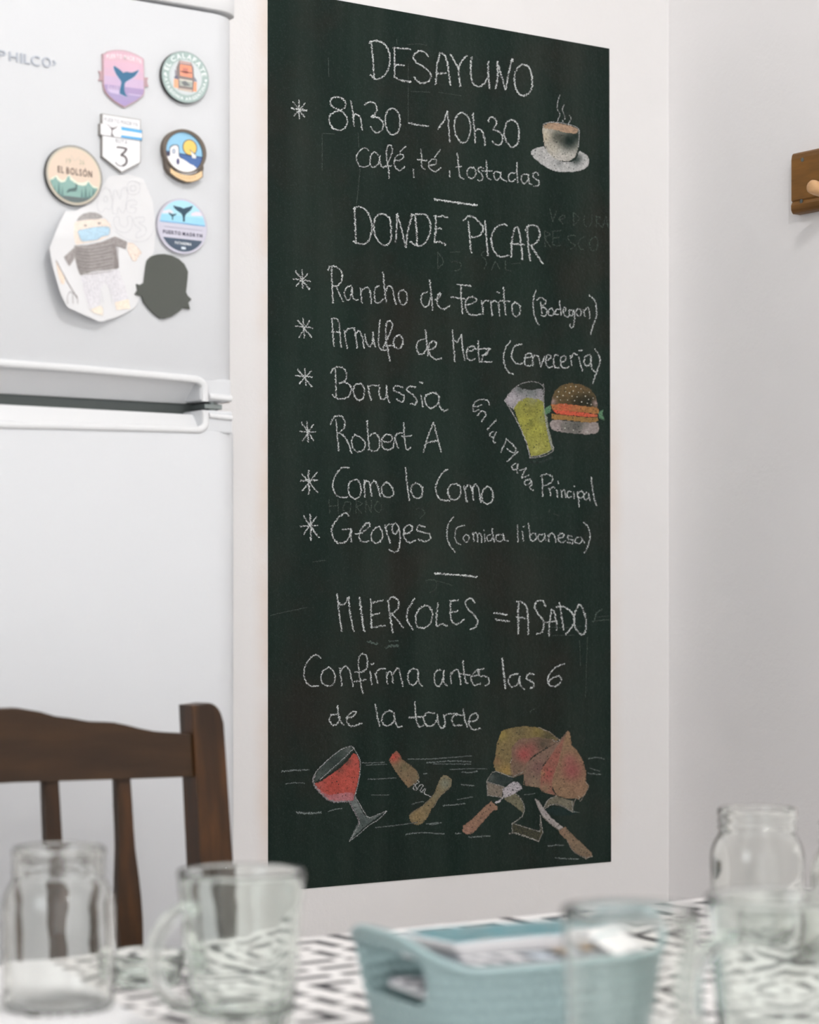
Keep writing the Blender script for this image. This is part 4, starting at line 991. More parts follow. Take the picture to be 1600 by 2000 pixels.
# 3 white route shield
O = (185, 215, 13.333); mg = magnet('white road-shield magnet with a pale blue and white flag stripe and a large 3', 238, 330)
slab('magnet_body', O, [(190,90),(1195,250),(1195,1370),(710,1625),(195,1210)], 0.005, M['grey_edge'], mg)
slab('flag_bar', O, [(150,340),(1240,520),(1240,800),(150,640)], 0.0062, M['grey_edge'], mg)
s = Sheet(YF-0.005, *O)
s.poly([(208,112),(1178,264),(1178,1355),(705,1600),(208,1200)], C8(243,243,245), 0.00015)
text_run(s, 'PUERTO MADRYN', 8.2, C8(150,150,156), 0.0003, straight(236.5, 242.2, 0.17), gap=0.2, squeeze=0.85, fit=66)
text_run(s, 'RUTA', 7.8, C8(130,130,136), 0.0003, straight(237.5, 280.4, 0.15), gap=0.22, squeeze=0.9, fit=23)
s.line([(575,965),(700,975),(835,1010)], 3.4, C8(96,88,90), 0.0003, smooth=False); s.line([(835,1000),(790,1080),(680,1180)], 4.2, C8(96,88,90), 0.00032, smooth=False)
s.line([(680,1178),(770,1200),(825,1270),(830,1350),(790,1420),(720,1455)], 4.0, C8(96,88,90), 0.00034); s.line([(730,1458),(650,1450),(580,1410),(540,1355)], 1.8, C8(120,112,114), 0.00036)
s.build('printed_face', M['print'], mg)
s = Sheet(YF-0.0062, *O)
s.poly([(160,352),(690,438),(690,716),(160,632)], C8(248,248,250), 0.00015); s.poly([(690,438),(1228,528),(1228,790),(690,716)], C8(246,246,250), 0.00015)
s.poly([(690,438),(1228,528),(1228,604),(690,520)], C8(96,180,232), 0.0003); s.poly([(690,650),(1228,722),(1228,792),(690,712)], C8(96,176,230), 0.0003)
s.poly([(310,360),(400,430),(450,455),(540,450),(610,425),(540,485),(480,510),(462,560),(465,620),(510,690),(425,670),(430,600),(440,520),(400,460)], C8(110,102,104), 0.0003)
s.build('printed_bar', M['print'], mg)

# 4 framed lighthouse scene
O = (300, 245, 13.333); mg = magnet('thick wooden round magnet with a white lighthouse, blue sea and yellow sun', 360, 356)
fr_out = ([(p[0], p[1]) for p in skew_circle(818, 660, 560, 560, 0.14, n=40, a0=-32, a1=205)] + [(345,1110),(400,1200),(430,1245),(560,1350),(720,1440),(860,1490),(1000,1490),(1150,1440),(1290,1350),(1290,1200),(1310,1110)])
slab('magnet_body', O, fr_out, 0.0080, M['wood_edge'], mg)
inner = skew_circle(812, 700, 480, 520, 0.15, n=48)
# raised frame ring
def ring(name, O, outer, inner_, y0, th, m, parent):
    ox, oy, k = O; bm = bmesh.new(); n = len(outer)
    def W(p, y): return on_y(ox+p[0]/k, oy+p[1]/k, YF-y0-th) + Vector((0, y, 0))
    R = [[bm.verts.new(W(p, yy)) for p in L] for L, yy in ((outer, th), (outer, 0), (inner_, 0), (inner_, th))]
    for a, b in zip(R, R[1:]):
        for i in range(n): bm.faces.new((a[i], a[(i+1) % n], b[(i+1) % n], b[i]))
    return from_bm(name, bm, m, parent)
ring('frame_ring', O, skew_circle(818, 670, 562, 570, 0.14, n=48), skew_circle(808, 690, 486, 520, 0.15, n=48), 0.0080, 0.0022, M['wood_edge'], mg)
s = Sheet(YF-0.0080, *O)
s.poly(inner, C8(150,202,232), 0.0001)
bandpoly(s, inner, 745, 2000, 0.16, C8(78,112,168), 0.0002, 700)
s.line([(320,665),(680,735),(1290,840)], 2.2, C8(52,76,118), 0.0003, smooth=False)
s.poly(skew_circle(945, 575, 190, 212, 0.12, n=28), C8(96,92,96), 0.0003); s.poly(skew_circle(945, 575, 168, 190, 0.12, n=28), C8(246,206,112), 0.0004)
s.poly([(970,640),(1040,700),(1110,800),(1100,860),(1010,850),(985,760)], C8(240,240,236), 0.0005); s.line([(940,625),(960,650),(1110,775)], 1.4, C8(90,90,96), 0.00055, smooth=False)
lh = [(330,790),(400,800),(430,770),(430,600),(470,550),(530,520),(600,520),(640,560),(650,640),(655,800),(700,850),(790,890),(880,950),(960,1010),(1040,1040),(1110,1105),(1180,1150),(1100,1230),(980,1275),(860,1285),(740,1260),(600,1190),(500,1110),(400,980),(350,880)]
s.poly([(p[0]+(18 if p[0] > 560 else -14), p[1]-22) for p in lh if p[1] < 900] + [(1190,1140),(1100,1230),(980,1275),(700,1240),(450,1050),(350,880)], C8(74,86,112), 0.00042)
s.poly(lh, C8(244,242,242), 0.0005)
s.poly([(330,690),(420,700),(430,760),(400,790),(340,775)], C8(70,70,90), 0.0006)
s.poly(ell(527, 672, 42, 62, n=18), C8(120,136,162), 0.0006); s.poly(ell(527, 672, 20, 36, n=16), C8(226,232,240), 0.0007); s.poly(ell(635, 940, 40, 82, n=18), C8(86,84,124), 0.0006)
ban = [(440,1100),(560,1195),(720,1270),(880,1300),(1000,1300),(1120,1262),(1265,1180),(1270,1330),(1150,1420),(1000,1468),(860,1465),(720,1415),(560,1330),(440,1230)]
s.poly(ban, C8(238,204,160), 0.0008)
for k, (x, y) in enumerate(((600,1290),(660,1320),(730,1345),(800,1362),(870,1370),(940,1368),(1010,1358),(1080,1335))):
    s.poly([(x-24,y-14-(k % 2)*8),(x+18,y-8),(x+20,y+16),(x-20,y+12+(k % 3)*6)], C8(212,178,128), 0.0009)
s.build('printed_face', M['print'], mg)

# 5 round cream mountain magnet
O = (80, 275, 12.308); mg = magnet('round cream magnet with green mountains and pine forest', 146, 398)
cb = (792, 838)
slab('magnet_body', O, skew_circle(*cb, 682, 722, 0.14), 0.005, M['black_edge'], mg)
s = Sheet(YF-0.005, *O)
s.poly(skew_circle(*cb, 668, 708, 0.14), C8(190,184,172), 0.0001); s.poly(skew_circle(796, 840, 630, 670, 0.14), C8(222,210,188), 0.0002); disc = skew_circle(798, 842, 604, 644, 0.14, n=64)
s.poly(disc, C8(228,208,190), 0.0003)
def cut(poly_): # keep inside disc
    out = poly_; n = len(disc)
    area = sum(disc[i][0]*disc[(i+1) % n][1]-disc[(i+1) % n][0]*disc[i][1] for i in range(n)); sg = 1 if area > 0 else -1
    for i in range(n):
        a, b = disc[i], disc[(i+1) % n]; src = out; out = []
        f = lambda p: sg*((b[0]-a[0])*(p[1]-a[1])-(b[1]-a[1])*(p[0]-a[0]))
        for j in range(len(src)):
            p, q = src[j], src[(j+1) % len(src)]; fp, fq = f(p), f(q)
            if fp >= 0: out.append(p)
            if (fp >= 0) != (fq >= 0):
                t = fp/(fp-fq); out.append((p[0]+(q[0]-p[0])*t, p[1]+(q[1]-p[1])*t))
        if len(out) < 3: return []
    return out
def cpoly(pts, col, lift):
    # concave outlines are cut triangle by triangle
    for t in tessellate_polygon([[Vector((p[0], p[1], 0)) for p in pts]]):
        q = cut([pts[t[0]], pts[t[1]], pts[t[2]]])
        if len(q) >= 3: s.poly(q, col, lift)
cpoly([(180,950),(270,880),(380,820),(440,900),(520,960),(590,920),(680,805),(760,900),(880,1000),(1000,1010),(1100,980),(1140,950),(1230,1070),(1330,1110),(1420,1120),(1420,1700),(180,1700)], C8(236,236,218), 0.0004)
cpoly([(160,950),(300,920),(350,860),(400,940),(480,1000),(580,980),(640,860),(690,850),(700,930),(800,1000),(900,1060),(1000,1080),(1080,1070),(1140,980),(1190,1050),(1260,1130),(1420,1150),(1420,1700),(160,1700)], C8(142,178,170), 0.0005)
cpoly([(100,1080),(500,1310),(760,1340),(1000,1370),(1250,1330),(1420,1250),(1420,1700),(100,1700)], C8(104,116,116), 0.0006)
for x, y, h_, w_ in ((250,930,300,36),(330,1040,270,34),(430,950,330,42),(515,1080,260,34),(985,1130,230,32),(1075,1060,320,44),(1165,1170,220,30),(1265,1110,240,46),(1330,1140,120,30),(190,960,130,26)):
    cpoly([(x, y), (x+w_, y+h_), (x-w_, y+h_)], C8(106,138,134), 0.0007)
cpoly([(610,1240),(660,1160),(760,1140),(830,1120),(840,1010),(870,1060),(870,1170),(840,1215),(700,1220),(640,1250)], C8(92,116,114), 0.0008)
text_run(s, 'EL BOLSÓN', 12.4, C8(112,94,88), 0.0008, straight(146.3, 341.3, 0.155), gap=0.20, squeeze=0.72, bold=0.02, fit=68)
text_run(s, '19', 9.4, C8(186,182,160), 0.0006, straight(134, 318.5, 0.1), gap=0.2, squeeze=0.7, fit=9.5); text_run(s, '26', 9.4, C8(182,184,160), 0.0006, straight(160, 321.5, 0.1), gap=0.2, squeeze=0.7, fit=9.5)
s.line([(720,340),(800,480)], 1.0, C8(206,200,184), 0.0006, smooth=False); s.line([(930,390),(810,480)], 1.0, C8(206,200,184), 0.0006, smooth=False)
for k in range(9): s.poly(ell(430+k*80, 300-120*math.sin((k+1)*0.31)+0.14*(k*80)+20, 26, 10, n=8), C8(216,204,186), 0.0006)
s.build('printed_face', M['print'], mg)

# 6 round blue magnet, two whale tails
O = (295, 380, 13.333); mg = magnet('round lilac and sky-blue magnet with two dark whale tails', 356, 495)
slab('magnet_body', O, skew_circle(812, 828, 652, 722, 0.10), 0.004, M['lilac_edge'], mg)
s = Sheet(YF-0.004, *O)
s.poly(skew_circle(815, 828, 642, 712, 0.10), C8(204,202,216), 0.0001); disc = skew_circle(822, 820, 592, 664, 0.12, n=64)
bandpoly(s, disc, -100, 760, 0.11, C8(176,224,240), 0.0003, 822); bandpoly(s, disc, 560, 765, 0.11, C8(158,214,236), 0.00035, 822); bandpoly(s, disc, 735, 765, 0.12, C8(130,180,220), 0.0004, 822)
cpoly([(300,420),(480,380),(560,420),(600,480),(300,490)], C8(226,226,236), 0.0004); cpoly([(1040,490),(1180,440),(1330,470),(1400,560),(1050,560)], C8(230,222,232), 0.0004)
bandpoly(s, disc, 1155, 2200, 0.11, C8(70,86,104), 0.0003, 822)
s.poly([(572,278),(650,305),(760,325),(850,365),(900,345),(1000,320),(1092,285),(1060,370),(1010,430),(930,490),(890,550),(880,620),(885,700),(830,705),(835,620),(820,540),(780,480),(690,420),(620,360)], C8(46,74,92), 0.0006)
s.poly([(455,455),(520,490),(560,515),(610,505),(672,498),(640,540),(590,550),(575,600),(570,665),(548,655),(550,590),(530,550),(480,510)], C8(46,74,92), 0.0006)
text_run(s, 'PUERTO MADRYN', 6.6, C8(74,72,94), 0.0006, straight(357, 459.6, 0.115), gap=0.26, squeeze=0.85, bold=0.03, fit=77)
text_run(s, 'PATAGONIA', 4.8, C8(236,240,244), 0.0006, straight(358, 477.8, 0.115), gap=0.2, squeeze=0.85, bold=0.05, fit=32)
s.poly([(790,1360),(900,1370),(905,1430),(795,1420)], C8(226,238,248), 0.0006)
s.line([(340,820),(1340,940)], 1.8, C8(186,184,200), 0.0005, smooth=False)
s.build('printed_face', M['print'], mg)

# 7 dark back of a shield magnet
O = (70, 240, 4.444); mg = magnet('plain dark grey-green shield magnet with ribbon ends, turned face down', 323, 620)
dk = [(985,1175),(1010,1155),(1060,1140),(1120,1138),(1180,1150),(1240,1180),(1290,1225),(1322,1290),(1318,1350),(1305,1470),(1320,1500),(1352,1530),(1325,1560),(1340,1618),(1300,1610),(1278,1605),(1240,1640),(1180,1680),(1120,1700),(1080,1698),(1030,1660),(980,1610),(940,1560),(922,1505),(890,1495),(862,1488),(885,1450),(875,1398),(905,1408),(940,1385),(945,1340),(958,1240),(968,1195)]
slab('magnet_body', O, dk, 0.0032, M['magnet_back'], mg)

# child's pencil drawing cut out of paper, curling away from the door
O = (85, 340, 6.667)
dr = thing('paper_drawing', 'cut-out white paper with a child\'s pencil drawing of a masked figure', 'drawing', tuple(on_y(200, 630, YF)))
outl = [(290,480),(205,640),(120,850),(75,960),(110,1160),(165,1370),(230,1570),(310,1735),(520,1830),(740,1925),(900,1880),(1040,1825),(1190,1740),(1260,1600),(1330,1300),(1440,1000),(1465,700),(1420,350),(1300,60),(1100,0),(850,30),(740,200),(560,400),(420,480)]
def lift_at(px, py):
    x = (px-O[0])*O[2]; y = (py-O[1])*O[2]
    a = max(0, (900-x)/900); b = max(0, (y-500)/1400)
    return 0.0008+0.017*a*min(1, max(0, (y-300)/500))+0.007*b*b*min(1, max(0, (1250-x)/500))
def paperize(V, extra):
    return V
cell = 3.0
P = [(O[0]+p[0]/O[2], O[1]+p[1]/O[2]) for p in outl]
def paper_pt(px, py, up=0.0):
    return on_y(px, py, YF-lift_at(px, py)-up)
# paper body: boundary + interior points through constrained triangulation
from mathutils.geometry import delaunay_2d_cdt
bp_ = resample(P+[P[0]], 6)[:-1]
pts2 = [Vector(p) for p in bp_]; nb = len(pts2)
xs = [p[0] for p in P]; ys = [p[1] for p in P]
x = min(xs)
while x < max(xs):
    y = min(ys)
    while y < max(ys):
        if inside(x, y, P): pts2.append(Vector((x+random.uniform(-1, 1), y+random.uniform(-1, 1))))
        y += 8
    x += 8
res = delaunay_2d_cdt(pts2, [], [list(range(nb))], 1, 0.01)
V = [paper_pt(v.x, v.y) for v in res[0]]; Vb = [v+Vector((0, 0.0003, 0)) for v in V]
n_ = len(V); Fc = [tuple(f) for f in res[2]]
pydata('paper_sheet', V+Vb, Fc+[tuple(i+n_ for i in f[::-1]) for f in Fc], M['paper'], dr, True)
class PaperSheet(Sheet):
    def fix(s): pass
ps = Sheet(YF, *O)
def pen(pts, width, col, up=0.0005, smooth=True, closed=False):
    Q = [ps.px(p) for p in pts]
    if smooth and len(Q) > 2: Q = catmull(Q, 5, closed)
    if closed: Q = Q+[Q[0]]
    Q = resample(Q, 2.0); n = len(Q); b = len(ps.V)
    for i, p in enumerate(Q):
        a = Q[max(i-1, 0)]; c = Q[min(i+1, n-1)]; dx, dy = c[0]-a[0], c[1]-a[1]; L = math.hypot(dx, dy) or 1
        for sg in (1, -1):
            q = (p[0]-sg*dy/L*width/2, p[1]+sg*dx/L*width/2)
            ps.V.append(paper_pt(q[0], q[1], up)); ps.C.append(col)
    for i in range(n-1): ps.F.append((b+2*i, b+2*i+1, b+2*i+3, b+2*i+2))
def shade(pts, col, up=0.0004, cell=3.0, var=0.06, skip=0.0):
    Q = [ps.px(p) for p in pts]
    x0 = min(p[0] for p in Q); x1 = max(p[0] for p in Q); y0 = min(p[1] for p in Q); y1 = max(p[1] for p in Q)
    bp2 = resample(Q+[Q[0]], cell*1.3)[:-1]; P2 = [Vector(p) for p in bp2]; nb2 = len(P2)
    x = x0
    while x < x1:
        y = y0
        while y < y1:
            if inside(x, y, Q): P2.append(Vector((x, y)))
            y += cell
        x += cell
    r = delaunay_2d_cdt(P2, [], [list(range(nb2))], 1, 0.01); b = len(ps.V)
    for v in r[0]:
        g_ = random.uniform(1-var, 1+var); ps.V.append(paper_pt(v.x, v.y, up)); ps.C.append(tuple(min(1, c*g_) for c in col))
    for f in r[2]:
        if random.random() >= skip: ps.F.append(tuple(b+i for i in f))
shade([(430,612),(460,560),(520,515),(600,495),(680,500),(740,525),(780,565),(700,590),(560,590)], C8(176,172,170), var=0.10)
shade([(400,640),(430,615),(600,590),(800,580),(870,640),(880,720),(860,800),(740,860),(500,905),(420,925),(395,800)], C8(246,232,220), 0.00035, var=0.02)
shade([(452,742),(560,715),(700,690),(850,690),(865,720),(850,790),(760,812),(700,850),(600,865),(500,870),(478,820)], C8(192,222,240), 0.00055, var=0.03)
pen([(452,742),(560,715),(700,690),(850,690),(866,725),(850,790),(760,812),(700,850),(600,865),(500,870),(475,820)], 0.8, C8(150,190,220), 0.0007, closed=True)
for ex, ey in ((545,672),(725,642)):
    pen([(ex-26,ey+4),(ex,ey-12),(ex+26,ey)], 0.9, C8(150,144,142), 0.0007); shade([(ex-10,ey-4),(ex+10,ey-6),(ex+11,ey+12),(ex-9,ey+14)], C8(130,124,122), 0.0007, cell=2.0)
shade([(400,930),(560,925),(760,880),(930,810),(1090,880),(1075,980),(935,930),(985,1215),(960,1235),(700,1250),(480,1320),(440,1220),(405,1080)], C8(166,160,158), var=0.12)
shade([(265,1080),(400,955),(405,1100),(335,1205)], C8(168,162,160), var=0.12)
for k in range(26):
    y = 940+k*14; pen([(430+k*2, y+10*math.sin(k)), (620, y+20-8*(k % 3)), (900, y-40+12*(k % 2))], 0.9, C8(150,144,142) if k % 3 else C8(206,202,200), 0.0006)
for k in range(7): pen([(425+k*24, 960+k*4), (450+k*24, 1120), (470+k*20, 1290-k*6)], 0.9, C8(138,132,130), 0.0007)
for k in range(4): pen([(900+k*22, 900+k*12), (925+k*16, 1080), (935+k*14, 1225)], 0.9, C8(140,132,130), 0.0007)
shade([(480,1325),(700,1255),(980,1245),(1060,1450),(1110,1630),(920,1690),(860,1480),(800,1420),(740,1480),(740,1700),(600,1750),(530,1550)], C8(232,230,234), 0.00035, var=0.02)
for k in range(12): pen([(500+k*40, 1330-k*8), (545+k*40, 1480+(k % 3)*20), (590+k*38, 1690-(k % 4)*20)] if k not in (6, 7) else [(760,1290),(765,1340),(770,1390)], 0.6, C8(214,212,220), 0.0006)
pen([(610,1765),(740,1715),(770,1740),(770,1840),(640,1800)], 0.6, C8(236,222,206), closed=True); shade([(620,1765),(745,1718),(768,1745),(768,1835),(650,1800)], C8(250,238,222), 0.0005, var=0.02)
shade([(930,1670),(1110,1625),(1130,1750),(950,1770)], C8(250,236,220), 0.0005, var=0.02)
shade([(1095,890),(1160,900),(1240,980),(1280,1030),(1240,1070),(1210,1130),(1170,1130),(1120,1060),(1090,980)], C8(249,234,222), 0.0004, var=0.02)
pen([(1100,900),(1170,905),(1240,975),(1280,1035),(1225,1020),(1245,1080),(1190,1050),(1205,1125),(1165,1125),(1130,1060),(1095,980)], 0.8, C8(226,206,194), 0.0006)
shade([(160,1130),(200,1200),(280,1330),(270,1440),(230,1430),(190,1300)], C8(246,228,210), 0.0004, var=0.02)
pen([(165,1125),(230,1250),(310,1400),(400,1550),(440,1620)], 1.8, C8(168,162,160), 0.0006); pen([(340,1530),(310,1600),(315,1690)], 1.2, C8(184,180,180), 0.0006); pen([(380,1560),(385,1690)], 1.2, C8(184,180,180), 0.0006); pen([(340,1530),(400,1560),(440,1600),(445,1690)], 1.2, C8(178,174,174), 0.0006)
lt = C8(216,216,220)
for q in ([(720,480),(700,400),(730,260),(800,180),(870,230),(890,400),(850,470),(820,440),(790,460),(760,500)], [(790,360),(790,300),(820,290),(830,350)], [(910,260),(940,200),(1000,330),(1020,200),(1090,190),(1080,400),(1030,510),(970,430),(960,520),(900,500),(905,380)],
          [(1100,120),(1170,90),(1250,130),(1240,240),(1160,270),(1090,230)], [(1140,160),(1190,150),(1200,210),(1140,215)], [(1080,380),(1130,340),(1200,350),(1210,400),(1160,400),(1130,430),(1200,440),(1190,500),(1110,500),(1080,450)],
          [(920,570),(980,560),(1000,660),(1060,690),(1100,650),(1090,560),(1150,560),(1150,690),(1080,760),(980,740),(920,660)], [(1180,580),(1300,560),(1310,620),(1240,630),(1330,700),(1320,790),(1210,830),(1220,760),(1270,730),(1190,660)]):
    pen(q, 0.9, lt, 0.0005, closed=True)
pen([(930,740),(1050,830),(1200,880),(1340,860),(1420,760),(1450,640)], 0.8, lt, 0.0005); pen([(780,560),(820,590),(850,640),(900,700)], 0.8, lt, 0.0005)
pydata('pencil_marks', ps.V, ps.F, M['pencil'], dr, False, ps.C)['label'] = 'pencil drawing of a figure in a cap and pale blue face covering'

# ------------------------------------------------------------------ peg rack on the right wall
RXF = XR-0.019
p_tl = on_x(1546, 300, RXF); p_bl = on_x(1546, 418, RXF)
rk = thing('peg_rack', 'brown wooden peg rack with a pale peg on the right-hand wall', 'coat rack', (XR-0.01, p_tl.y-0.4, (p_tl.z+p_bl.z)/2))
yr0, yr1 = p_tl.y-0.92, p_tl.y
zt_, zb_ = p_tl.z, p_bl.z
bm = bmesh.new()
prof = [(XR-0.0003, zb_), (RXF+0.004, zb_), (RXF+0.0015, zb_+0.002), (RXF-0.0005, zb_+0.006), (RXF-0.0008, zb_+0.013), (RXF+0.0010, zb_+0.0175), (RXF+0.0022, zb_+0.0190), (RXF+0.0010, zb_+0.0205), (RXF, zb_+0.0215), (RXF, zt_-0.010), (RXF+0.0015, zt_-0.003), (RXF+0.004, zt_), (XR-0.0003, zt_)]
prism(bm, [Vector((a, yr1, b)) for a, b in prof], Vector((0, yr0-yr1, 0)))
from_bm('back_board', bm, M['oak_h'], rk)
tip = on_x(1583, 363, RXF-0.062)
for k in range(5):
    y = tip.y-0.17*k
    if y < yr0+0.05: break
    V = []
    base = Vector((RXF+0.004, y, tip.z-0.012)); end = Vector((RXF-0.062, y, tip.z))
    pts = [base+(end-base)*t for t in (0, .2, .5, .8, .90, .96, 1.0)]
    tube('peg', pts, [0.0095, 0.0095, 0.0103, 0.0112, 0.0112, 0.0105, 0.0080], M['peg'], rk, 20)
for px_, py_ in ((1568, 312), (1567, 393)):
    c = on_x(px_, py_, RXF)
    bm = bmesh.new(); bmesh.ops.create_cone(bm, cap_ends=True, segments=16, radius1=0.0033, radius2=0.0028, depth=0.0012)
    bmesh.ops.rotate(bm, verts=bm.verts, matrix=Matrix.Rotation(PI/2, 3, 'Y')); bmesh.ops.translate(bm, vec=(RXF-(0.0002 if py_ < 350 else 0.0015), c.y, c.z), verts=bm.verts)
    from_bm('screw', bm, M['steel'] if py_ < 350 else M['dark'], rk)
# ------------------------------------------------------------------ dining chair (behind the table)
def chair_y(z): return 2.150-(0.93-z)*0.105       # the back leans away from the table
cxm = on_y(21, 1400, 2.15).x
pr = on_y(405, 1400, 2.15).x; hw = pr-cxm         # post centre offset
ch = thing('dining_chair', 'dark brown wooden chair with slatted back, pushed in at the far side of the table', 'chair', (cxm, 1.93, 0))
z_top = on_y(405, 1373, 2.15).z
def leaning_prism(name, outline, th, m, parent, smooth=False):
    """outline: (x, z) front view; th: thickness towards +y; follows the lean"""
    bm = bmesh.new()
    P = outline
    A = [bm.verts.new((x, chair_y(z), z)) for x, z in P]; B = [bm.verts.new((x, chair_y(z)+th, z)) for x, z in P]
    n = len(P)
    fa = bm.faces.new(A); fb = bm.faces.new(B[::-1])
    for i in range(n): bm.faces.new((A[i], B[i], B[(i+1) % n], A[(i+1) % n]))
    es = list(fa.edges)+list(fb.edges)
    bmesh.ops.bevel(bm, geom=es, offset=0.0028, segments=2, profile=0.7, affect='EDGES')
    return from_bm(name, bm, m, parent)
crest_r = [(21,1384),(40,1383),(80,1390),(110,1399),(140,1408),(180,1410),(224,1411),(248,1416),(275,1423),(300,1428),(330,1431),(376,1433)]
def zx(px, py): p = on_y(px, py, 2.15); return (p.x-cxm, p.z)
R_ = [zx(*p) for p in crest_r]
zb1 = zx(21, 1528)[1]; zb2 = zx(376, 1517)[1]
outl = [(-a, b) for a, b in R_[::-1]]+R_[1:]
right_end = R_[-1][0]
outl = [(-right_end, zb2)]+outl+[(right_end, zb2), (right_end*0.5, (zb1+zb2)/2), (0, zb1), (-right_end*0.5, (zb1+zb2)/2)]
leaning_prism('crest_rail', [(cxm+a, b) for a, b in outl][::-1], 0.020, M['walnut_h'], ch)
pw = 0.0185
for sg in (1, -1):
    xc = cxm+sg*hw
    o = []
    for k in range(7):
        a = PI/2*k/6; o.append((xc-sg*pw*0.1+sg*(pw*1.1-0.016)+sg*0.016*math.sin(a), z_top-0.022+0.022*math.cos(a)))
    o = [(xc-sg*pw, z_top-0.002)]+o
    o += [(xc+sg*(pw+0.002), 0.80), (xc+sg*(pw+0.003), 0.5), (xc+sg*pw, 0.44), (xc-sg*pw, 0.44), (xc-sg*pw, 0.8)]
    if sg < 0: o = o[::-1]
    # post: thicker front to back than the rail
    bm = bmesh.new(); n = len(o)
    A = [bm.verts.new((x, chair_y(z)-0.004, z)) for x, z in o]; B = [bm.verts.new((x, chair_y(z)+0.026, z)) for x, z in o]
    fa = bm.faces.new(A); fb = bm.faces.new(B[::-1])
    for i in range(n): bm.faces.new((A[i], B[i], B[(i+1) % n], A[(i+1) % n]))
    bmesh.ops.bevel(bm, geom=list(fa.edges)+list(fb.edges), offset=0.003, segments=2, profile=0.7, affect='EDGES')
    from_bm('back_post', bm, M['walnut_v'], ch)
    yl = chair_y(0.44)
    bm = bmesh.new()
    V0 = [(xc-pw, yl-0.004), (xc+pw, yl-0.004), (xc+pw, yl+0.026), (xc-pw, yl+0.026)]
    A = [bm.verts.new((x, y, 0.4395)) for x, y in V0]; B = [bm.verts.new((xc+(x-xc)*0.8, y+0.05, 0)) for x, y in V0]
    bm.faces.new(A); bm.faces.new(B[::-1])
    for i in range(4): bm.faces.new((A[i], B[i], B[(i+1) % 4], A[(i+1) % 4]))
    from_bm('rear_leg', bm, M['walnut_v'], ch)
sp = (on_y(233, 1560, 2.15).x-on_y(92, 1560, 2.15).x)
hwz = [(0.905, .0088), (0.86, .0086), (0.835, .0088), (0.815, .0094), (0.80, .0108), (0.785, .0122), (0.765, .0135), (0.745, .0140), (0.725, .0135), (0.705, .0122), (0.69, .0108), (0.67, .0094), (0.64, .0088), (0.55, .0086), (0.485, .0088)]
for k in (-1.5, -0.5, 0.5, 1.5):
    xc = cxm+k*sp+0.004*(k > 0)
    o = [(xc-w_, z) for z, w_ in hwz]+[(xc+w_, z) for z, w_ in hwz[::-1]]
    bm = bmesh.new(); n = len(o)
    A = [bm.verts.new((x, chair_y(z)+0.004, z)) for x, z in o]; B = [bm.verts.new((x, chair_y(z)+0.014, z)) for x, z in o]
    fa = bm.faces.new(A); fb = bm.faces.new(B[::-1])
    for i in range(n): bm.faces.new((A[i], B[i], B[(i+1) % n], A[(i+1) % n]))
    bmesh.ops.bevel(bm, geom=list(fa.edges)+list(fb.edges), offset=0.002, segments=2, affect='EDGES')
    from_bm('back_slat', bm, M['walnut_v'], ch)
yb = chair_y(0.48)
box('lower_rail', cxm-hw+pw, cxm+hw-pw, yb-0.001, yb+0.019, 0.462, 0.50, M['walnut_h'], ch, 0.002)
box('seat', cxm-0.225, cxm+0.225, yb-0.43, yb+0.03, 0.4405, 0.4615, M['walnut_h'], ch, 0.006)
for sg in (1, -1):
    box('front_leg', cxm+sg*0.19-0.019, cxm+sg*0.19+0.019, yb-0.40, yb-0.362, 0, 0.4405, M['walnut_v'], ch, 0.003)
    box('side_stretcher', cxm+sg*0.19-0.011, cxm+sg*0.19+0.011, yb-0.365, yb-0.005, 0.16, 0.19, M['walnut_h'], ch, 0.002)
box('front_apron', cxm-0.171, cxm+0.171, yb-0.395, yb-0.375, 0.38, 0.4404, M['walnut_h'], ch, 0.002)

# ------------------------------------------------------------------ table and tablecloth
TX0, TX1, TY0, TY1, TZ = 0.36, 2.18, 0.92, 1.884, 0.75
tb = thing('dining_table', 'wooden dining table under the black and white patterned cloth', 'table', ((TX0+TX1)/2, (TY0+TY1)/2, 0))
box('tabletop', TX0+0.004, TX1-0.004, TY0+0.004, TY1-0.004, TZ-0.030, TZ-0.002, M['walnut_h'], tb, 0.002)
for x in (TX0+0.07, TX1-0.07):
    for y in (TY0+0.07, TY1-0.07): box('leg', x-0.03, x+0.03, y-0.03, y+0.03, 0, TZ-0.03, M['walnut_v'], tb, 0.003)
box('apron', TX0+0.1, TX1-0.1, TY0+0.055, TY0+0.075, TZ-0.11, TZ-0.03, M['walnut_h'], tb); box('apron', TX0+0.1, TX1-0.1, TY1-0.075, TY1-0.055, TZ-0.11, TZ-0.03, M['walnut_h'], tb)
# cloth: flat on top, hanging in soft folds over the four sides
per = []
NX, NY = 120, 70
for i in range(NX): per.append((TX0+(TX1-TX0)*i/NX, TY0, 0, -1))
for i in range(NY): per.append((TX1, TY0+(TY1-TY0)*i/NY, 1, 0))
for i in range(NX): per.append((TX1-(TX1-TX0)*i/NX, TY1, 0, 1))
for i in range(NY): per.append((TX0, TY1-(TY1-TY0)*i/NY, -1, 0))
V, Fc = [], []
n = len(per); rows_ = 10
ctr = len(V); 
for j in range(rows_+1):
    d = j/rows_
    for i, (x, y, nx_, ny_) in enumerate(per):
        w1 = 0.006*math.sin(i*0.42)*d+0.004*math.sin(i*0.19+1)*d
        out_ = 0.0015+0.012*d*(1 if ny_ > 0 else 1)+max(-0.008, w1)
        if j == 0: V.append((x, y, TZ))
        else: V.append((x+nx_*out_, y+ny_*out_*0.6, TZ-0.004-0.115*d+0.002*math.sin(i*0.3)))
for j in range(rows_):
    for i in range(n):
        i2 = (i+1) % n; Fc.append((j*n+i, (j+1)*n+i, (j+1)*n+i2, j*n+i2))
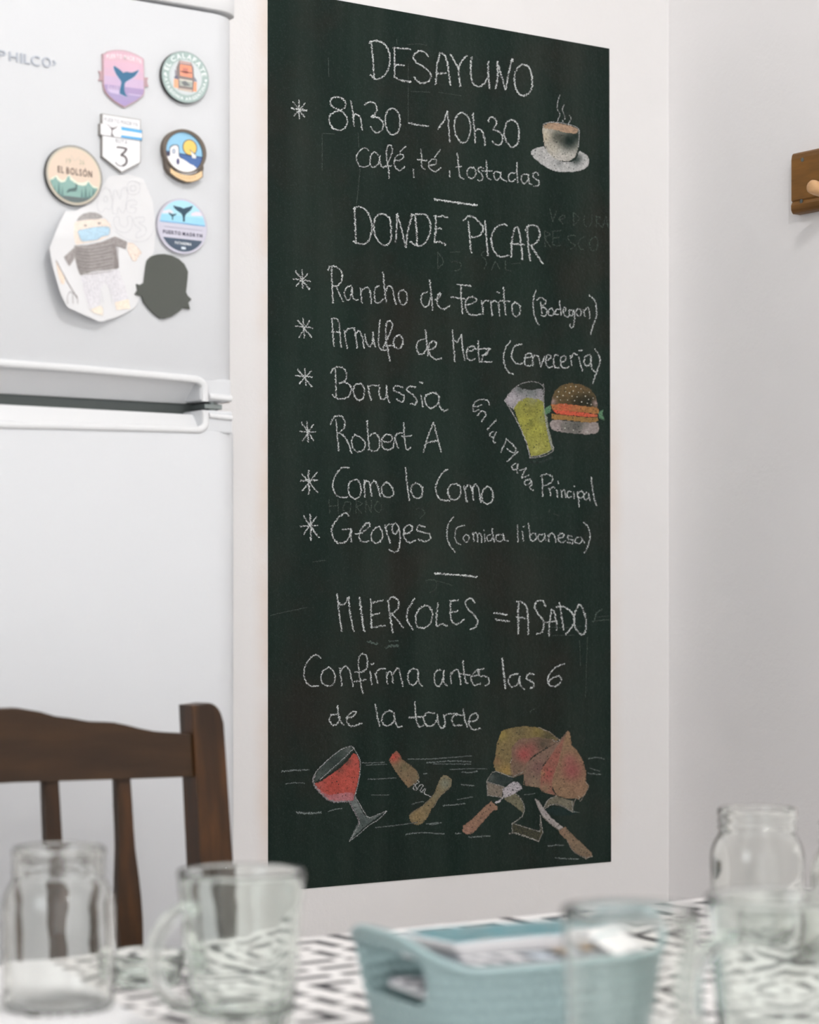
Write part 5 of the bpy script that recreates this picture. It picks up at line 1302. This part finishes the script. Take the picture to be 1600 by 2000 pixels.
Fc.append(tuple(range(n)))
cl = pydata('tablecloth', V, Fc, M['cloth'], None)
md = cl.modifiers.new('thickness', 'SOLIDIFY'); md.thickness = 0.0012; md.offset = -1
tag(cl, 'black and white geometric tablecloth spread over the table', 'tablecloth')

# ------------------------------------------------------------------ glassware
ZT = TZ+0.0004
def local(o): o.matrix_parent_inverse = Matrix.Identity(4); return o
def jar(px, t, label, rot=0.0):
    p = at_t(px, 1200, t); jr = thing('glass_jar', label, 'jar', (p.x, p.y, ZT), 'glass jars on the table'); jr.rotation_euler = (0, 0, rot)
    prof = [(0, 0.004), (0.030, 0.0035), (0.033, 0.0), (0.038, 0.0005), (0.0415, 0.004), (0.043, 0.010), (0.0432, 0.05), (0.0431, 0.082), (0.0428, 0.087), (0.0420, 0.0915), (0.0407, 0.0957), (0.0388, 0.0995), (0.0368, 0.1028), (0.0353, 0.1060),
            (0.0350, 0.109), (0.0362, 0.1105), (0.0362, 0.112), (0.0350, 0.1135), (0.0350, 0.1155), (0.0361, 0.117), (0.0361, 0.1185), (0.0350, 0.120), (0.0351, 0.1215), (0.0360, 0.1230), (0.0364, 0.1252), (0.0361, 0.1275), (0.0353, 0.1295), (0.0342, 0.1303), (0.0332, 0.1298), (0.0326, 0.128),
            (0.0324, 0.120), (0.0324, 0.108), (0.0345, 0.1035), (0.0375, 0.0985), (0.0395, 0.092), (0.0400, 0.086), (0.0401, 0.05), (0.0398, 0.014), (0.038, 0.009), (0.033, 0.007), (0, 0.0072)]
    wob = lambda a, z: 0.006*math.sin(2*a+z*40)+0.004*math.sin(5*a-z*60)
    local(lathe('jar_body', prof, M['glass'], jr, 80, True, wob))
    return jr
def mug(px, t, label, rot):
    p = at_t(px, 1200, t); mgx = thing('glass_mug', label, 'mug', (p.x, p.y, ZT), 'glass mugs on the table'); mgx.rotation_euler = (0, 0, rot)
    prof = [(0, 0.003), (0.030, 0.002), (0.033, 0.0), (0.0365, 0.001), (0.038, 0.006), (0.0392, 0.02), (0.0415, 0.05), (0.0445, 0.09), (0.0472, 0.116), (0.0478, 0.1195), (0.0470, 0.1212), (0.0452, 0.1210), (0.0444, 0.119),
            (0.0432, 0.108), (0.0408, 0.09), (0.0374, 0.05), (0.0348, 0.024), (0.032, 0.017), (0.022, 0.0145), (0, 0.014)]
    fac = lambda a, z: (0.012*max(0, 1-abs(z-0.045)/0.045))*math.cos(9*a)
    local(lathe('mug_body', prof, M['glass_green'], mgx, 96, True, fac))
    pts = []
    for k in range(25):
        a = PI/2+PI*k/24
        pts.append((-0.0405+0.0*k+0.034*math.cos(a)*1.0-0.001*(1-k/24), 0, 0.060+0.036*math.sin(a)))
    pts = [(pts[0][0]+0.0035, 0, pts[0][2]+0.001)]+pts+[(pts[-1][0]+0.0025, 0, pts[-1][2])]
    local(tube('handle', pts, 0.0055, M['glass_green'], mgx, 16))
    return mgx
view_left = math.atan2(-CX, CY)      # the screen's horizontal, as an angle in the room
mug(472, 1.75, 'clear glass mug with handle, overlapping the lower left corner of the blackboard', view_left+0.62)
jar(115, 1.83, 'clear wide-necked glass jar in front of the chair back')
jar(1480, 2.175, 'clear glass jar whose neck stands highest on the right of the table', 0.7)
jar(1682, 2.05, 'clear glass jar cut off by the right edge of the photo', 1.9)
mug(1516, 1.60, 'clear glass mug in front of the tall-standing jar on the right', view_left+0.62)
p = at_t(1234, 1200, 1.36)
tm = thing('glass_tumbler', 'tall plain clear tumbler in front of the teal basket', 'glass', (p.x, p.y, ZT))
local(lathe('tumbler_body', [(0, 0.002), (0.028, 0.001), (0.031, 0.0), (0.033, 0.002), (0.0345, 0.02), (0.0375, 0.08), (0.0400, 0.138), (0.0404, 0.1428), (0.0398, 0.1438), (0.0388, 0.1430), (0.0383, 0.138), (0.0358, 0.08), (0.0325, 0.022), (0.030, 0.013), (0.020, 0.0105), (0, 0.010)], M['glass'], tm, 96))
p = at_t(287, 1200, 1.97)
ds = thing('glass_dish', 'low clear glass dish between the left jar and the mug', 'dish', (p.x, p.y, ZT))
local(lathe('dish_body', [(0, 0.002), (0.020, 0.0015), (0.023, 0), (0.027, 0.002), (0.030, 0.012), (0.032, 0.026), (0.0318, 0.0275), (0.0305, 0.027), (0.029, 0.022), (0.027, 0.011), (0.022, 0.0065), (0, 0.006)], M['glass_green'], ds, 72, True, lambda a, z: 0.02*math.cos(8*a)))

# ------------------------------------------------------------------ folded paper napkin, front left
def napkin():
    V, Fc = [], []
    c = [on_z(-70, 1905, TZ), on_z(80, 1899, TZ), on_z(330, 2035, TZ), on_z(40, 2130, TZ)]
    N = 14
    for lay in range(3):
        b = len(V)
        for i in range(N+1):
            for j in range(N+1):
                u, v = i/N, j/N
                q = (c[0]*(1-u)+c[1]*u)*(1-v)+(c[3]*(1-u)+c[2]*u)*v
                V.append((q.x+0.002*lay, q.y+0.0015*lay, TZ+0.0012+0.0016*lay+0.0025*max(0, noise.noise(Vector((u*3, v*3, lay*0.1))))+0.004*(1-v)*u))
        for i in range(N):
            for j in range(N): Fc.append((b+i*(N+1)+j, b+(i+1)*(N+1)+j, b+(i+1)*(N+1)+j+1, b+i*(N+1)+j+1))
    o = pydata('paper_napkin', V, Fc, M['paper'], None, True)
    tag(o, 'folded white paper napkin lying at the foot of the left jar', 'napkin')
napkin()

# ------------------------------------------------------------------ teal basket
BA = math.atan2(0.47, 0.88)                  # turn of the long side away from the picture plane
bc = lat(0.0755, 1.715, 0); B_A, B_B, B_H = 0.212, 0.168, 0.066
e1 = lat(math.cos(BA), math.sin(BA), 0); e2 = lat(-math.sin(BA), math.cos(BA), 0)
bk = thing('basket', 'teal plastic basket with arched handles holding booklets', 'basket', (bc.x, bc.y, TZ+0.001))
def sup(th, a, b, n=3.6):
    c, s_ = math.cos(th), math.sin(th)
    return (a/2*abs(c)**(2/n)*(1 if c >= 0 else -1), b/2*abs(s_)**(2/n)*(1 if s_ >= 0 else -1))
NP, NR = 400, 56
# even steps round the rim
cand = [sup(2*PI*k/4000, B_A, B_B) for k in range(4000)]
cum = [0]
for k in range(4000):
    a, b = cand[k], cand[(k+1) % 4000]; cum.append(cum[-1]+math.hypot(a[0]-b[0], a[1]-b[1]))
per_t = []; j = 0
for k in range(NP):
    tgt = cum[-1]*k/NP
    while cum[j+1] < tgt: j += 1
    per_t.append(cand[j])
def arch(u, v):                               # extra height of the rim over the handles (short ends)
    return 0.020*math.exp(-(v/(B_B*0.36))**4) if abs(u) > B_A*0.40 else 0.0
def place(u, v, z, sc):
    q = e1*(u*sc)+e2*(v*sc); return Vector((bc.x+q.x, bc.y+q.y, TZ+0.0012+z))
smooth_arch = [arch(*p) for p in per_t]
for _ in range(14): smooth_arch = [(smooth_arch[i-1]+smooth_arch[i]*2+smooth_arch[(i+1) % NP])/4 for i in range(NP)]
V, Fc = [], []
for r in range(NR+1):
    f = r/NR
    for k, (u, v) in enumerate(per_t):
        top = B_H+smooth_arch[k]; z = 0.003+(top-0.003)*f
        sc = 0.86+0.14*(z/B_H)**0.8
        knob = 0.0
        if 0.05 < f < 0.93:
            cell_u = cum[-1]/NP*k/0.0100; cell_z = z/0.0088
            ph = (int(cell_z) % 2)*0.5
            knob = 0.0021*abs(math.sin(PI*(cell_u+ph)))*abs(math.sin(PI*cell_z))
        L = math.hypot(u, v)
        V.append(place(u*(1+knob/L), v*(1+knob/L), z, sc))
hole = set()
for r in range(NR):
    for k in range(NP):
        u, v = per_t[k]; top = B_H+smooth_arch[k]; z = 0.003+(top-0.003)*(r+0.5)/NR
        if abs(u) > B_A*0.42 and abs(v) < B_B*0.30 and 0.038 < z < top-0.009 and ((v/(B_B*0.30))**4+((z-0.056)/0.020)**4 < 1): hole.add((r, k))
for r in range(NR):
    for k in range(NP):
        if (r, k) in hole: continue
        k2 = (k+1) % NP; Fc.append((r*NP+k, r*NP+k2, (r+1)*NP+k2, (r+1)*NP+k))
bo = pydata('basket_wall', V, Fc, M['teal_plastic'], bk, True)
md = bo.modifiers.new('thickness', 'SOLIDIFY'); md.thickness = 0.0022; md.offset = -1
rim = [place(u, v, B_H+smooth_arch[k], 1.0+0.14*(smooth_arch[k]/B_H)*0.8) for k, (u, v) in enumerate(per_t)][::2]
tube('rim', rim+[rim[0], rim[1]], 0.0034, M['teal_plastic'], bk, 12, False)
bm = bmesh.new(); 
A = [bm.verts.new(place(u*0.98, v*0.98, 0.0015, 0.86)) for u, v in per_t[::4]]; B = [bm.verts.new(place(u*0.98, v*0.98, 0.004, 0.86)) for u, v in per_t[::4]]
bm.faces.new(A); bm.faces.new(B[::-1])
for i in range(len(A)): bm.faces.new((A[i], B[i], B[(i+1) % len(A)], A[(i+1) % len(A)]))
from_bm('basket_floor', bm, M['teal_plastic'], bk)

# booklets lying in the basket
def booklet(name, label, cat, cu, cv, w_, h_, ang, z0, z1, th, base, prints, tilt_axis=0):
    """centre (cu, cv) in basket axes; z0 near edge height, z1 far edge height; prints: (u0,v0,u1,v1,colour) in 0..1"""
    ca, sa = math.cos(ang), math.sin(ang)
    def P(u, v, up):
        a = (u-0.5)*w_; b = (v-0.5)*h_
        uu = cu+a*ca-b*sa; vv = cv+a*sa+b*ca
        q = e1*uu+e2*vv; return Vector((bc.x+q.x, bc.y+q.y, TZ+z0+(z1-z0)*v+up+0.0008*math.sin(u*5)))
    root = thing(name, label, cat, tuple(P(0.5, 0.5, 0)), 'booklets in the teal basket')
    V, Fc = [], []; N = 8
    for up in (0, th):
        for i in range(N+1):
            for j in range(N+1): V.append(P(i/N, j/N, up))
    q = (N+1)**2
    for i in range(N):
        for j in range(N):
            a = i*(N+1)+j; Fc.append((a, a+1, a+N+2, a+N+1)); Fc.append((q+a, q+a+N+1, q+a+N+2, q+a+1))
    ring_ = [i*(N+1) for i in range(N+1)]+[N*(N+1)+j for j in range(1, N+1)]+[i*(N+1)+N for i in range(N-1, -1, -1)]+[j for j in range(N-1, 0, -1)]
    for i in range(len(ring_)):
        a, b = ring_[i], ring_[(i+1) % len(ring_)]; Fc.append((a, b, b+q, a+q))
    pydata('pages', V, Fc, M['paper'], root)
    V, Fc, C_ = [], [], []
    for n_, (u0, v0, u1, v1, c) in enumerate([(0.0, 0.0, 1, 1, base)]+list(prints)):
        b = len(V); up = th+0.0003+0.00012*n_; m_ = 8
        for i in range(m_+1):
            for vv in (v0, v1): V.append(P(u0+(u1-u0)*i/m_, vv, up)); C_.append(C8(*c))
        for i in range(m_): Fc.append((b+2*i, b+2*i+2, b+2*i+3, b+2*i+1))
    pydata('printed_cover', V, Fc, M['print'], root, False, C_)
W_, TL, NV, GY = (240,238,240), (104,150,158), (52,64,74), (176,196,200)
booklet('booklet', 'dark slate card with white lettering blocks and a small orange emblem, lowest in the basket', 'booklet', -0.006, -0.022, 0.146, 0.090, 0.02, 0.0655, 0.0655, 0.003, NV,
        [(0.10,0.08,0.16,0.40,W_),(0.20,0.08,0.26,0.42,W_),(0.31,0.08,0.40,0.40,W_),(0.44,0.06,0.56,0.36,(206,216,226)),(0.66,0.24,0.78,0.46,(186,150,96)),(0.60,0.04,0.95,0.14,(196,204,214))])
booklet('leaflet', 'white leaflet between the slate card and the teal map', 'leaflet', 0.016, 0.018, 0.150, 0.085, 0.03, 0.0695, 0.069, 0.002, W_, [(0.05,0.55,0.4,0.6,GY),(0.05,0.65,0.5,0.7,GY)])
prints = [(0.04,0.10,0.97,0.96,TL)]
rr = random.Random(4)
for k in range(22):
    u0 = rr.uniform(0.08, 0.8); v0 = rr.uniform(0.16, 0.85); prints.append((u0, v0, u0+rr.uniform(0.06, 0.16), v0+rr.uniform(0.02, 0.04), (170,192,194) if k % 3 else (206,204,196)))
booklet('folded_map', 'teal folded map with a white border, topmost in the basket', 'map', 0.014, 0.028, 0.152, 0.086, 0.06, 0.0735, 0.0725, 0.003, W_, prints)
booklet('card', 'small white card tilted at the right end of the basket', 'card', 0.052, -0.050, 0.055, 0.036, 0.5, 0.068, 0.080, 0.001, W_, [(0.1,0.7,0.9,0.8,GY)])
booklet('sachet', 'striped white and grey sachet lying behind the basket handle', 'sachet', -0.066, -0.008, 0.030, 0.080, 0.15, 0.036, 0.044, 0.004, (120,116,128),
        [(0.0,0.06,1,0.14,W_),(0,0.22,1,0.32,W_),(0,0.42,1,0.52,W_),(0,0.62,1,0.74,W_),(0,0.84,1,0.92,W_)])
